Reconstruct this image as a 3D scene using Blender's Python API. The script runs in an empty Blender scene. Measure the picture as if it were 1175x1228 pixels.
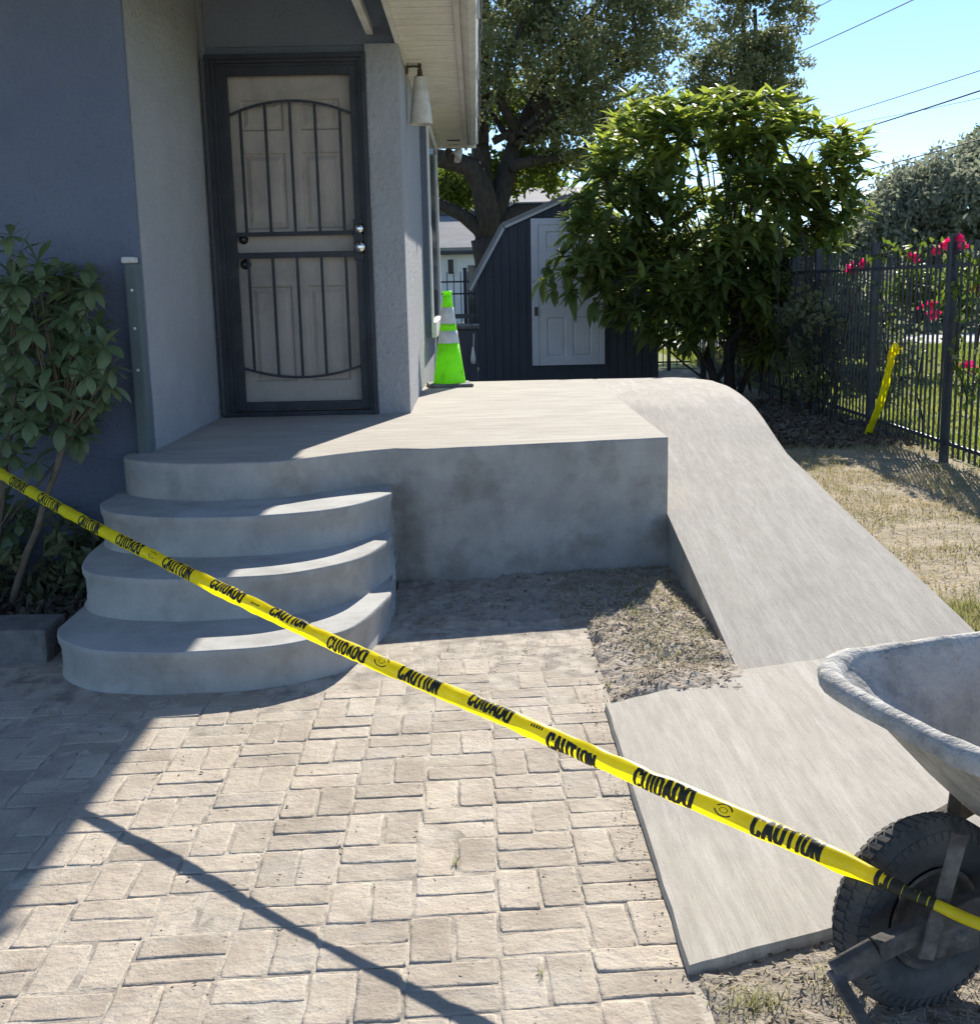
import bpy, bmesh, math, random
import numpy as np
from mathutils import Vector, Matrix, noise
random.seed(7); rng = np.random.default_rng(7)
S = bpy.context.scene
COL = S.collection
# ------------------------------------------------------------------ camera
IW, IH = 1175.0, 1228.0
FPX, YAW, PITCH, ROLL, CAMH = 1406.16, 0.0076884, 0.1891687, -0.0213033, 1.6
_f = Vector((math.sin(YAW)*math.cos(PITCH), math.cos(YAW)*math.cos(PITCH), -math.sin(PITCH)))
_r0 = Vector((math.cos(YAW), -math.sin(YAW), 0)); _u0 = _r0.cross(_f)
_r = math.cos(ROLL)*_r0 + math.sin(ROLL)*_u0
_u = -math.sin(ROLL)*_r0 + math.cos(ROLL)*_u0
CAM = Vector((0, 0, CAMH))
cam = bpy.data.cameras.new('camera'); camo = bpy.data.objects.new('camera', cam); COL.objects.link(camo)
M = Matrix((_r, _u, -_f)).transposed().to_4x4(); M.translation = CAM
camo.matrix_world = M
cam.sensor_fit = 'HORIZONTAL'; cam.sensor_width = 36; cam.lens = 36*FPX/IW
cam.clip_start = 0.05; cam.clip_end = 2000
S.camera = camo
# ------------------------------------------------------------------ sky, sun, exposure
SUN = Vector((0.40, 1.48, 1.0)).normalized()
sun_el = math.asin(SUN.z); sun_az = math.atan2(SUN.x, SUN.y)
w = bpy.data.worlds.new('World'); S.world = w; w.use_nodes = True
nt = w.node_tree; nt.nodes.clear()
sky = nt.nodes.new('ShaderNodeTexSky'); sky.sky_type = 'NISHITA'; sky.sun_disc = False
sky.sun_elevation = sun_el; sky.sun_rotation = sun_az
sky.air_density = 0.62; sky.dust_density = 0.0; sky.ozone_density = 3.0
bg = nt.nodes.new('ShaderNodeBackground'); bg.inputs['Strength'].default_value = 0.105
wo = nt.nodes.new('ShaderNodeOutputWorld')
nt.links.new(sky.outputs[0], bg.inputs[0]); nt.links.new(bg.outputs[0], wo.inputs[0])
sl = bpy.data.lights.new('sun', 'SUN'); sl.energy = 3.9; sl.angle = math.radians(0.5); sl.color = (1.0, 0.95, 0.86)
so = bpy.data.objects.new('sun', sl); COL.objects.link(so)
so.rotation_euler = SUN.to_track_quat('Z', 'Y').to_euler(); so.location = (4, 14, 12)
S.view_settings.view_transform = 'Standard'; S.view_settings.look = 'None'
S.view_settings.exposure = 1.12; S.view_settings.gamma = 1; S.view_settings.use_curve_mapping = False

# ------------------------------------------------------------------ helpers
def ray(x, y): return _f + (x-IW/2)/FPX*_r - (y-IH/2)/FPX*_u
def atz(x, y, z=0.0): d = ray(x, y); return CAM + d*((z-CAMH)/d.z)
def aty(x, y, Y): d = ray(x, y); return CAM + d*(Y/d.y)
def atx(x, y, X): d = ray(x, y); return CAM + d*(X/d.x)
def scr(p):
    d = Vector(p)-CAM; k = d.dot(_f)
    return (IW/2+FPX*d.dot(_r)/k, IH/2-FPX*d.dot(_u)/k, k)

def tag(o, label=None, cat=None, group=None, kind=None):
    if label: o['label'] = label
    if cat: o['category'] = cat
    if group: o['group'] = group
    if kind: o['kind'] = kind
    return o
def empty(name, loc=(0, 0, 0), label=None, cat=None, group=None):
    o = bpy.data.objects.new(name, None); COL.objects.link(o); o.location = loc; o.empty_display_size = .1
    o['_w'] = 0; del o['_w']
    return tag(o, label, cat, group)
def link(name, me, parent=None, loc=None):
    o = bpy.data.objects.new(name, me); COL.objects.link(o)
    if parent is not None:
        o.parent = parent
        off = WORLDLOC(parent)
        o.location = (Vector(loc) if loc else Vector((0, 0, 0))) - off
    elif loc: o.location = loc
    return o
def WORLDLOC(o):
    v = Vector((0, 0, 0))
    while o is not None: v += o.location; o = o.parent
    return v
class MB:
    def __init__(s): s.v = []; s.f = []; s.sm = []
    def add(s, vs, fs, smooth=False):
        n = len(s.v); s.v += [tuple(v) for v in vs]; s.f += [tuple(i+n for i in f) for f in fs]; s.sm += [smooth]*len(fs); return s
    def box(s, a, b, rot=None, piv=None):
        x0, y0, z0 = a; x1, y1, z1 = b
        vs = [Vector(p) for p in ((x0,y0,z0),(x1,y0,z0),(x1,y1,z0),(x0,y1,z0),(x0,y0,z1),(x1,y0,z1),(x1,y1,z1),(x0,y1,z1))]
        if rot is not None:
            c = Vector(piv) if piv is not None else sum(vs, Vector())/8
            vs = [rot @ (v-c) + c for v in vs]
        return s.add(vs, [(0,3,2,1),(4,5,6,7),(0,1,5,4),(1,2,6,5),(2,3,7,6),(3,0,4,7)])
    def beam(s, p, q, wd, ht, up=(0, 0, 1)):
        p, q = Vector(p), Vector(q); t = (q-p).normalized(); a = t.cross(Vector(up))
        if a.length < 1e-4: a = t.cross(Vector((0, 1, 0)))
        a.normalize(); b = a.cross(t).normalized()
        vs = [p+sx*a*wd/2+sy*b*ht/2 for sx, sy in ((-1,-1),(1,-1),(1,1),(-1,1))] + [q+sx*a*wd/2+sy*b*ht/2 for sx, sy in ((-1,-1),(1,-1),(1,1),(-1,1))]
        return s.add(vs, [(0,1,2,3),(7,6,5,4),(0,4,5,1),(1,5,6,2),(2,6,7,3),(3,7,4,0)])
    def tube(s, pts, r, n=8, cap=True):
        pts = [Vector(p) for p in pts]; m = len(pts)
        rs = r if isinstance(r, (list, tuple)) else [r]*m
        vs = []; prev = None
        for i, p in enumerate(pts):
            t = (pts[min(i+1, m-1)]-pts[max(i-1, 0)]).normalized()
            if prev is None:
                prev = t.cross(Vector((0.12, 0.31, 0.94)));
                if prev.length < 1e-3: prev = t.cross(Vector((1, 0, 0)))
            a = (prev - t*prev.dot(t)).normalized(); prev = a; b = t.cross(a)
            for k in range(n):
                th = 2*math.pi*k/n; vs.append(p+(a*math.cos(th)+b*math.sin(th))*rs[i])
        fs = [(i*n+k, i*n+(k+1) % n, (i+1)*n+(k+1) % n, (i+1)*n+k) for i in range(m-1) for k in range(n)]
        if cap: fs += [tuple(range(n))[::-1], tuple((m-1)*n+k for k in range(n))]
        return s.add(vs, fs, True)
    def lathe(s, prof, c=(0, 0, 0), n=24, axis='Z'):
        vs = []
        for (r, z) in prof:
            for k in range(n):
                th = 2*math.pi*k/n
                v = (r*math.cos(th), r*math.sin(th), z)
                if axis == 'Y': v = (v[0], v[2], v[1])
                if axis == 'X': v = (v[2], v[0], v[1])
                vs.append(Vector(v)+Vector(c))
        m = len(prof)
        fs = [(i*n+k, i*n+(k+1) % n, (i+1)*n+(k+1) % n, (i+1)*n+k) for i in range(m-1) for k in range(n)]
        return s.add(vs, fs, True)
    def prism(s, poly, y0, y1):       # poly in XZ extruded along Y
        n = len(poly); vs = [(x, y0, z) for x, z in poly]+[(x, y1, z) for x, z in poly]
        return s.add(vs, [tuple(range(n)), tuple(range(n, 2*n))[::-1]]+[(i, i+n, (i+1) % n+n, (i+1) % n) for i in range(n)])
    def mesh(s, name, mat, bevel=0):
        me = bpy.data.meshes.new(name); me.from_pydata(s.v, [], s.f); me.validate()
        if mat: me.materials.append(mat)
        if len(me.polygons) == len(s.sm): me.polygons.foreach_set('use_smooth', s.sm)
        bm = bmesh.new(); bm.from_mesh(me)
        bmesh.ops.recalc_face_normals(bm, faces=bm.faces)
        if bevel:
            eds = [e for e in bm.edges if len(e.link_faces) == 2 and e.calc_face_angle(0) > .6]
            bmesh.ops.bevel(bm, geom=eds, offset=bevel, segments=2, affect='EDGES', profile=.6)
        bm.to_mesh(me); bm.free(); me.update()
        return me
    def build(s, name, mat, parent=None, bevel=0, kind=None, label=None):
        o = link(name, s.mesh(name, mat, bevel), parent)
        if kind: o['kind'] = kind
        if label: o['label'] = label
        return o

# ------------------------------------------------------------------ materials
def mat(name, col, rough=.85, col2=None, nscale=4, bump=0, bscale=60, spec=.3, metal=0, stretch=(1, 1, 1), dirt=None, dscale=1.5, damt=.5,
        transl=0, bump2=0, b2scale=8, speck=None, rand=0, spk_scale=120, b2stretch=None, streak=None):
    m = bpy.data.materials.new(name); m.use_nodes = True; nt = m.node_tree; N = nt.nodes; L = nt.links
    P = N['Principled BSDF']; P.inputs['Roughness'].default_value = rough; P.inputs['Metallic'].default_value = metal
    P.inputs['Specular IOR Level'].default_value = spec
    tc = N.new('ShaderNodeTexCoord'); mp = N.new('ShaderNodeMapping'); mp.inputs['Scale'].default_value = stretch
    geo = N.new('ShaderNodeNewGeometry')
    L.new(geo.outputs['Position'], mp.inputs[0])
    def nz(scale, det=6, rgh=.6, vec=None):
        n = N.new('ShaderNodeTexNoise'); n.inputs['Scale'].default_value = scale; n.inputs['Detail'].default_value = det
        n.inputs['Roughness'].default_value = rgh; L.new(vec or mp.outputs[0], n.inputs['Vector']); return n
    def mix(a, b, fac, mode='MIX'):
        x = N.new('ShaderNodeMix'); x.data_type = 'RGBA'; x.blend_type = mode
        for s, i in ((a, 6), (b, 7)):
            if isinstance(s, tuple): x.inputs[i].default_value = (*s, 1)
            else: L.new(s, x.inputs[i])
        if isinstance(fac, (int, float)): x.inputs[0].default_value = fac
        else: L.new(fac, x.inputs[0])
        return x.outputs[2]
    def ramp(src, lo, hi):
        r = N.new('ShaderNodeMapRange'); r.inputs[1].default_value = lo; r.inputs[2].default_value = hi; L.new(src, r.inputs[0]); return r.outputs[0]
    c = col
    if col2: c = mix(col, col2, ramp(nz(nscale).outputs[0], .35, .65))
    if dirt:
        n = nz(dscale, 8, .65, geo.outputs['Position']); f = ramp(n.outputs[0], .48, .68)
        mm = N.new('ShaderNodeMath'); mm.operation = 'MULTIPLY'; mm.inputs[1].default_value = damt; L.new(f, mm.inputs[0])
        c = mix(c, dirt, mm.outputs[0])
    if speck:
        n = nz(spk_scale, 2, .5, geo.outputs['Position']); f = ramp(n.outputs[0], .60, .68)
        c = mix(c, speck, f)
    if streak:
        sc_, st_, ss_, lo_, hi_ = streak
        m3 = N.new('ShaderNodeMapping'); m3.inputs['Scale'].default_value = st_; L.new(geo.outputs['Position'], m3.inputs[0])
        n = nz(ss_, 12, .78, m3.outputs[0]); c = mix(c, sc_, ramp(n.outputs[0], lo_, hi_))
    if rand:
        oi = N.new('ShaderNodeObjectInfo'); hs = N.new('ShaderNodeHueSaturation')
        r = N.new('ShaderNodeMapRange'); r.inputs[3].default_value = 1-rand; r.inputs[4].default_value = 1+rand
        L.new(oi.outputs['Random'], r.inputs[0]); L.new(r.outputs[0], hs.inputs['Value'])
        if isinstance(c, tuple): hs.inputs['Color'].default_value = (*c, 1)
        else: L.new(c, hs.inputs['Color'])
        c = hs.outputs[0]
    if isinstance(c, tuple): P.inputs['Base Color'].default_value = (*c, 1)
    else: L.new(c, P.inputs['Base Color'])
    if bump or bump2:
        last = None
        for amt, sc, st in ((bump, bscale, None), (bump2, b2scale, b2stretch)):
            if not amt: continue
            b = N.new('ShaderNodeBump'); b.inputs['Strength'].default_value = 1; b.inputs['Distance'].default_value = amt
            vec = None
            if st:
                m2 = N.new('ShaderNodeMapping'); m2.inputs['Scale'].default_value = st; L.new(geo.outputs['Position'], m2.inputs[0]); vec = m2.outputs[0]
            L.new(nz(sc, 5, .6, vec).outputs[0], b.inputs['Height'])
            if last: L.new(last, b.inputs['Normal'])
            last = b.outputs[0]
        L.new(last, P.inputs['Normal'])
    if transl:
        T = N.new('ShaderNodeBsdfTranslucent'); MX = N.new('ShaderNodeMixShader'); MX.inputs[0].default_value = transl
        hs = N.new('ShaderNodeHueSaturation'); hs.inputs['Value'].default_value = 1.7; hs.inputs['Saturation'].default_value = 1.1
        if isinstance(c, tuple): hs.inputs['Color'].default_value = (*c, 1)
        else: L.new(c, hs.inputs['Color'])
        L.new(hs.outputs[0], T.inputs[0])
        L.new(P.outputs[0], MX.inputs[1]); L.new(T.outputs[0], MX.inputs[2]); L.new(MX.outputs[0], N['Material Output'].inputs[0])
    return m
M_ = {}
M_['conc'] = mat('concrete', (.46,.44,.40), .9, (.37,.355,.33), 3, .0012, 140, dirt=(.27,.25,.225), dscale=2.2, damt=.45, bump2=.004, b2scale=5)
M_['ramp'] = mat('ramp_concrete', (.485,.44,.37), .93, (.395,.358,.30), 9, .002, 130, stretch=(4.5, .6, 1), dirt=(.30,.28,.25), dscale=1.7, damt=.45, bump2=.003, b2scale=34, b2stretch=(5, .18, 1), speck=(.40,.385,.355), spk_scale=300, streak=((.58,.545,.48), (5, .45, 1), 2.2, .50, .74))
M_['deck'] = mat('deck_concrete', (.47,.43,.365), .92, (.375,.34,.285), 4, .0012, 150, stretch=(.7, 3.2, 1), dirt=(.33,.29,.24), dscale=1.8, damt=.5, bump2=.003, b2scale=14, b2stretch=(.4, 3, 1), streak=((.60,.56,.50), (.6, 3, 1), 2.0, .52, .78))
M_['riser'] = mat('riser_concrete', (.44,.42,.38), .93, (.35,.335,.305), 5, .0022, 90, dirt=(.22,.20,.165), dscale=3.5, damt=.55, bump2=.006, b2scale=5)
M_['tread'] = mat('tread_concrete', (.48,.47,.44), .9, (.39,.38,.355), 4, .0012, 120, dirt=(.3,.28,.25), dscale=4, damt=.4, bump2=.004, b2scale=7)
M_['paver'] = mat('paver', (.485,.415,.325), .93, (.36,.30,.235), 5, .005, 34, dirt=(.52,.47,.40), dscale=3.2, damt=.55, rand=.12, speck=(.27,.235,.20), spk_scale=170, bump2=.006, b2scale=22)
M_['joint'] = mat('joint_sand', (.54,.475,.385), .95, (.30,.26,.21), 9, .004, 90, dirt=(.22,.19,.16), dscale=9, damt=.6)
M_['soil'] = mat('soil', (.44,.375,.30), .97, (.31,.26,.205), 10, .01, 40, speck=(.46,.40,.32), spk_scale=70, bump2=.02, b2scale=9)
M_['yard'] = mat('dry_yard', (.42,.345,.24), .97, (.28,.235,.15), 3.5, .01, 60, speck=(.42,.36,.25), spk_scale=60, bump2=.02, b2scale=10)
M_['bed'] = mat('bed_soil', (.055,.05,.045), .95, (.03,.028,.025), 12, .02, 30, speck=(.12,.11,.10), spk_scale=40)
M_['lawn'] = mat('lawn', (.17,.21,.045), .95, (.24,.25,.08), 1.2, .02, 30)
M_['street'] = mat('street', (.55,.54,.52), .9, (.45,.44,.42), 2)
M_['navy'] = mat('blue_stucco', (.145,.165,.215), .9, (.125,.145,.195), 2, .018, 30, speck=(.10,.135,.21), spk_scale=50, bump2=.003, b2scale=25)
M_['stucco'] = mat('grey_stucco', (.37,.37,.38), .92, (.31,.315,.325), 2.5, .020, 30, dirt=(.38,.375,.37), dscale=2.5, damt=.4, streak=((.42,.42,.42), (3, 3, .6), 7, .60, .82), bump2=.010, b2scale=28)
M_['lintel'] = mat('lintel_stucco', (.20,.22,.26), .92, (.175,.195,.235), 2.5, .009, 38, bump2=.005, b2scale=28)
M_['white'] = mat('white_trim', (.72,.71,.67), .6, (.64,.62,.57), 6, dirt=(.5,.47,.42), dscale=4, damt=.4)
M_['soffit'] = mat('soffit_vinyl', (.74,.72,.64), .6, (.68,.66,.58), 5, dirt=(.55,.52,.45), dscale=3, damt=.35)
M_['gutter'] = mat('gutter', (.62,.60,.56), .5, (.52,.50,.47), 8, dirt=(.35,.33,.30), dscale=6, damt=.5)
M_['shingle'] = mat('shingle', (.20,.195,.19), .95, (.13,.125,.12), 18, .006, 90)
M_['black'] = mat('black_metal', (.022,.026,.035), .5, (.032,.038,.05), 8, spec=.45, dirt=(.09,.09,.095), dscale=6, damt=.35)
M_['frame'] = mat('door_frame_black', (.017,.019,.024), .55, (.026,.028,.034), 8, spec=.4, dirt=(.07,.075,.085), dscale=5, damt=.35)
M_['door'] = mat('door_paint', (.47,.41,.355), .7, (.40,.35,.305), 30, .0025, 40, stretch=(5, 1, .35), dirt=(.13,.115,.10), dscale=2.5, damt=.35)
M_['chrome'] = mat('satin_chrome', (.72,.72,.70), .25, metal=1)
M_['darkknob'] = mat('dark_knob', (.05,.05,.055), .35, metal=.8)
M_['lampwhite'] = mat('lamp_shade', (.66,.64,.60), .6, (.5,.48,.44), 14, dirt=(.35,.32,.28), dscale=12, damt=.5)
M_['bronze'] = mat('aged_bronze', (.10,.08,.065), .6, metal=.4)
M_['lime'] = mat('lime_plastic', (.42,.90,.02), .5, (.36,.82,.02), 12, dirt=(.18,.50,.03), dscale=14, damt=.5, transl=.35)
M_['reflect'] = mat('reflective_sleeve', (.62,.64,.62), .4, (.5,.52,.5), 25)
M_['conebase'] = mat('cone_base', (.20,.20,.19), .8, (.12,.12,.12), 12)
M_['shed'] = mat('shed_navy', (.075,.082,.095), .9, (.064,.070,.082), 5, .001, 30, stretch=(6, 6, .5))
M_['sheddoor'] = mat('shed_door', (.70,.70,.72), .6, (.62,.63,.65), 3)
M_['roofgrey'] = mat('roof_grey', (.30,.29,.28), .9, (.24,.235,.23), 2, .01, 30)
M_['hwhite'] = mat('house_white', (.74,.74,.72), .8, (.66,.66,.64), 2)
M_['glass'] = mat('dark_glass', (.03,.035,.04), .1, spec=.6)
M_['tape'] = mat('yellow_tape', (.82,.70,.015), .32, (.74,.62,.01), 20, spec=.5, transl=.38, dirt=(.60,.50,.03), dscale=12, damt=.3)
M_['ink'] = mat('black_ink', (.03,.028,.015), .5)
M_['bark'] = mat('bark', (.07,.055,.043), .95, (.035,.03,.025), 14, .02, 25, stretch=(1, 1, .3))
M_['stem'] = mat('stem_bark', (.20,.15,.10), .9, (.12,.09,.06), 14, .004, 60)
M_['leaf_loq'] = mat('loquat_leaf', (.10,.14,.042), .5, (.19,.22,.055), 1.3, spec=.3, transl=.48)
M_['leaf_new'] = mat('new_loquat_leaf', (.33,.37,.075), .5, (.24,.29,.06), 1.3, spec=.3, transl=.5)
M_['leaf_oak'] = mat('oak_leaf', (.14,.16,.09), .6, (.19,.20,.09), .7, spec=.4, transl=.45)
M_['leaf_yel'] = mat('bright_leaf', (.14,.17,.03), .6, (.09,.13,.03), 1, transl=.4)
M_['leaf_far'] = mat('grey_green_leaf', (.20,.22,.15), .7, (.25,.26,.185), .5, spec=.3, transl=.35)
M_['leaf_sch'] = mat('umbrella_leaf', (.10,.145,.06), .5, (.16,.20,.095), 4, spec=.45, transl=.2)
M_['leaf_vine'] = mat('vine_leaf', (.09,.14,.025), .5, (.15,.19,.04), 5, transl=.4)
M_['bract'] = mat('magenta_bract', (.80,.04,.20), .6, (.75,.10,.22), 25, transl=.4)
M_['straw'] = mat('straw', (.50,.43,.30), .9, (.34,.28,.18), 8, transl=.15)
M_['blade'] = mat('grass_blade', (.24,.25,.10), .8, (.36,.33,.17), 4, transl=.3)
M_['lawnblade'] = mat('lawn_blade', (.17,.21,.04), .8, (.26,.27,.08), 1, transl=.4)
M_['litter'] = mat('leaf_litter', (.17,.13,.09), .9, (.09,.07,.05), 9)
M_['rubber'] = mat('tyre_rubber', (.055,.057,.060), .92, (.085,.084,.080), 6, .0015, 120, dirt=(.20,.185,.16), dscale=7, damt=.55)
M_['rust'] = mat('rusty_steel', (.07,.06,.052), .9, (.12,.105,.09), 14, .004, 60, dirt=(.24,.225,.20), dscale=11, damt=.7)
M_['tray'] = mat('cement_caked_tray', (.54,.52,.475), .94, (.38,.365,.335), 9, .007, 70, dirt=(.20,.19,.17), dscale=10, damt=.65, bump2=.016, b2scale=24)
M_['pipe'] = mat('mossy_pipe', (.105,.13,.125), .9, (.12,.145,.15), 9, .003, 60)
M_['block'] = mat('kerb_stone', (.21,.20,.185), .95, (.13,.125,.115), 9, .012, 40)
M_['wire'] = mat('wire', (.05,.05,.055), .8)

# ------------------------------------------------------------------ numpy leaf scatter
def quads_mesh(name, V, F, matr, smooth=False):
    me = bpy.data.meshes.new(name)
    k = F.shape[1]
    me.vertices.add(len(V)); me.vertices.foreach_set('co', V.astype(np.float32).ravel())
    me.loops.add(F.size); me.loops.foreach_set('vertex_index', F.astype(np.int32).ravel())
    me.polygons.add(len(F)); me.polygons.foreach_set('loop_start', (np.arange(len(F))*k).astype(np.int32))
    me.polygons.foreach_set('loop_total', np.full(len(F), k, np.int32))
    if smooth: me.polygons.foreach_set('use_smooth', np.ones(len(F), bool))
    me.materials.append(matr); me.update(calc_edges=True); return me
def unit(a): return a/np.maximum(np.linalg.norm(a, axis=-1, keepdims=True), 1e-9)
def scatter_leaves(C, L, wd, r=None, up=None):
    """diamond leaves, folded, centre C (n,3)"""
    n = len(C); d = unit(rng.normal(size=(n, 3)) + (np.array(up) if up is not None else np.array([0, 0, -.3])))
    nr = unit(rng.normal(size=(n, 3)) + np.array([0, 0, .5])); s = unit(np.cross(d, nr)); nn = np.cross(s, d)
    Ls = L*rng.uniform(.6, 1.3, (n, 1)); ws = wd*rng.uniform(.7, 1.2, (n, 1))
    a = C - d*Ls/2; b = C + d*Ls/2; p = C + s*ws/2 + nn*ws*.2; q = C - s*ws/2 + nn*ws*.2
    V = np.stack([a, p, b, q], 1).reshape(-1, 3); F = np.arange(4*n).reshape(n, 4)
    return V, F
def clumps(ells, ncl, per, rad, shell=.55):
    """points in clumps spread through ellipsoids [(cx,cy,cz,rx,ry,rz)]"""
    vol = np.array([(e[3]*e[4]*e[5])**.8 for e in ells]); pr = vol/vol.sum()
    idx = rng.choice(len(ells), ncl, p=pr); E = np.array(ells)[idx]
    d = unit(rng.normal(size=(ncl, 3))); rr = (rng.uniform(shell**3, 1, (ncl, 1)))**(1/3)
    c = E[:, :3] + d*rr*E[:, 3:6]
    rads = rad*rng.uniform(.6, 1.3, ncl)
    P = np.repeat(c, per, 0) + unit(rng.normal(size=(ncl*per, 3)))*rng.uniform(0, 1, (ncl*per, 1))**.5*np.repeat(rads, per)[:, None]*np.array([1, 1, .75])
    return P, c
def crown(name, parent, ells, ncl, per, rad, L, wd, matr, shell=.45, kind='stuff'):
    P, c = clumps(ells, ncl, per, rad, shell); V, F = scatter_leaves(P, L, wd)
    o = link(name, quads_mesh(name, V, F, matr), parent)
    if kind: o['kind'] = kind
    return o, c
def wander(p, q, n, amp):
    p, q = Vector(p), Vector(q); out = []
    for i in range(n+1):
        t = i/n; o = Vector((random.uniform(-1, 1), random.uniform(-1, 1), random.uniform(-1, 1)))*amp*math.sin(math.pi*t)
        out.append(p.lerp(q, t)+o)
    return out
def blades(regions_pts, h, wd, lean=.6):
    n = len(regions_pts); P = regions_pts
    a = rng.uniform(0, 2*np.pi, n); s = np.stack([np.cos(a), np.sin(a), np.zeros(n)], 1)
    b = rng.uniform(0, 2*np.pi, n); ln = np.stack([np.cos(b), np.sin(b), np.zeros(n)], 1)*rng.uniform(0, lean, (n, 1))
    hh = h*rng.uniform(.4, 1.3, (n, 1)); ww = wd
    up = np.array([0, 0, 1])
    v0 = P - s*ww/2; v1 = P + s*ww/2; tip = P + up*hh*.9 + ln*hh; 
    mid = P + up*hh*.55 + ln*hh*.3
    V = np.stack([v0, v1, mid+s*ww*.35, tip, mid-s*ww*.35], 1).reshape(-1, 3)
    return V, np.arange(5*n).reshape(n, 5)
def lying(P, L, wd, tilt=.25):
    n = len(P); a = rng.uniform(0, 2*np.pi, n)
    d = unit(np.stack([np.cos(a), np.sin(a), rng.uniform(-tilt, tilt, n)], 1)); s = unit(np.cross(d, np.array([0, 0, 1.])))
    s = unit(s + rng.normal(size=(n, 3))*.25)
    Ls = L*rng.uniform(.4, 1.4, (n, 1))
    V = np.stack([P-d*Ls/2-s*wd/2, P-d*Ls/2+s*wd/2, P+d*Ls/2+s*wd/2, P+d*Ls/2-s*wd/2], 1).reshape(-1, 3)
    return V, np.arange(4*n).reshape(n, 4)

# ================================================================== SETTING
MB().add([(-150,-20,-.012),(150,-20,-.012),(150,300,-.012),(-150,300,-.012)], [(0,1,2,3)]).build('ground', M_['yard'], kind='structure')
MB().add([(4.25,-5,-.006),(120,-5,-.006),(120,29,-.006),(4.25,29,-.006)], [(0,1,2,3)]).build('lawn', M_['lawn'], kind='structure')
MB().add([(-60,22.6,-.002),(4.25,22.6,-.002),(4.25,33,-.002),(-60,33,-.002)], [(0,1,2,3)]).build('rear_lawn', M_['lawn'], kind='structure')
MB().box((4.3,29,-.05),(120,34,.01)).build('street', M_['street'], kind='structure')
MB().add([(4.3,34,-.003),(150,34,-.003),(150,120,-.003),(4.3,120,-.003)], [(0,1,2,3)]).build('far_verge', M_['lawn'], kind='structure')

# ---- house ----------------------------------------------------------------
YL, XL, YD, XR = 6.40, -1.785, 8.10, -.47          # left wall face, recess side face, door wall, right wall face
house = empty('house', (-2.6, 8, 0), 'blue grey stucco house with recessed front door at the top of the concrete steps', 'house')
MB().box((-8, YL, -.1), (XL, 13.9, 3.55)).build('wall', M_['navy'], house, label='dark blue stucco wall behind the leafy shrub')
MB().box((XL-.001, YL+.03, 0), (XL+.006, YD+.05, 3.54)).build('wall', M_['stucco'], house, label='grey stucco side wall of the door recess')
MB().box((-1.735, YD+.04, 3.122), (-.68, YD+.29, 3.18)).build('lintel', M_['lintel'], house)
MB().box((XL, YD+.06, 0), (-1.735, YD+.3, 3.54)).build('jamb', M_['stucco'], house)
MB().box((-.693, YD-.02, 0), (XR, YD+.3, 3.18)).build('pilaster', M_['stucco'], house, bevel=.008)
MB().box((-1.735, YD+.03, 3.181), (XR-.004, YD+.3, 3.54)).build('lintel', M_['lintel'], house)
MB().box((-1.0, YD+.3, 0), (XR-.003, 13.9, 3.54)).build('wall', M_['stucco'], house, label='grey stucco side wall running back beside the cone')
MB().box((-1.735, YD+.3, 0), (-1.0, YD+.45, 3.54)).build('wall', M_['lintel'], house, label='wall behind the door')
MB().box((-8, 4.4, 3.56), (-.02, 14.15, 3.72)).build('roof', M_['shingle'], house)
MB().box((-8, 4.4, 3.50), (XL-.0, YL-.003, 3.555)).build('ceiling_panel', M_['white'], house)
# soffit boards, fascia, gutter, shingle edge
bw = .155; y = 4.4
bm_ = MB().box((XR-.001, 0, 3.195), (-.075, bw-.014, 3.215)); 
bm_.box((XR-.001, bw-.014, 3.206), (-.075, bw, 3.215)); bm_.box((XR-.001, bw*.44, 3.191), (-.075, bw*.50, 3.196))
bme = bm_.mesh('soffit_board', M_['soffit'])
while y < 14.1:
    o = link('soffit_board', bme, house, (0, y, random.uniform(-.001, .001))); y += bw
MB().box((XR-.02, 4.4, 3.176), (XR+.012, 14.1, 3.191)).build('soffit_trim', M_['white'], house)
MB().box((-.095, 4.38, 3.165), (-.062, 14.12, 3.48)).build('fascia', M_['gutter'], house)
g = MB().prism([(-.06,3.24),(-.01,3.21),(.035,3.23),(.052,3.32),(.058,3.37),(.045,3.38),(.036,3.33),(.022,3.245),(-.01,3.228),(-.05,3.25),(-.05,3.38),(-.06,3.38)], 4.3, 14.16)
gut = g.build('gutter', M_['gutter'], house)
sp = MB().box((.038, 0, 3.20), (.062, .03, 3.385))
for yy in (5.4, 7.5, 9.6, 11.7, 13.8):
    link('gutter_strap', sp.mesh('gutter_strap', M_['gutter']) if yy == 5.4 else bpy.data.meshes['gutter_strap'], house, (0, yy, 0))
MB().box((XR, 14.1, 3.19), (.04, 14.13, 3.5)).build('end_board', M_['white'], house)
shm = MB().prism([(-.25,3.50),(.075,3.385),(.078,3.395),(-.25,3.515)], 0, .135).mesh('shingle', M_['shingle'])
yy = 4.4; k = 0
while yy < 14.1:
    link('shingle', shm, house, (random.uniform(-.006, .012), yy, random.uniform(-.003, .004))); yy += .15
MB().prism([(-.02,3.56),(-.4,3.72),(-8,3.72),(-8,3.56)], 4.4, 14.1).build('roof_deck', M_['shingle'], house)
MB().box((-.28, 13.3, 3.186), (-.14, 13.4, 3.1905)).build('vent', M_['black'], house)
# white bar under the entry ceiling
MB().beam((-.655, 8.1, 3.262), (-.655, 4.6, 3.262), .045, .05).build('trim_bar', M_['white'], house)
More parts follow.
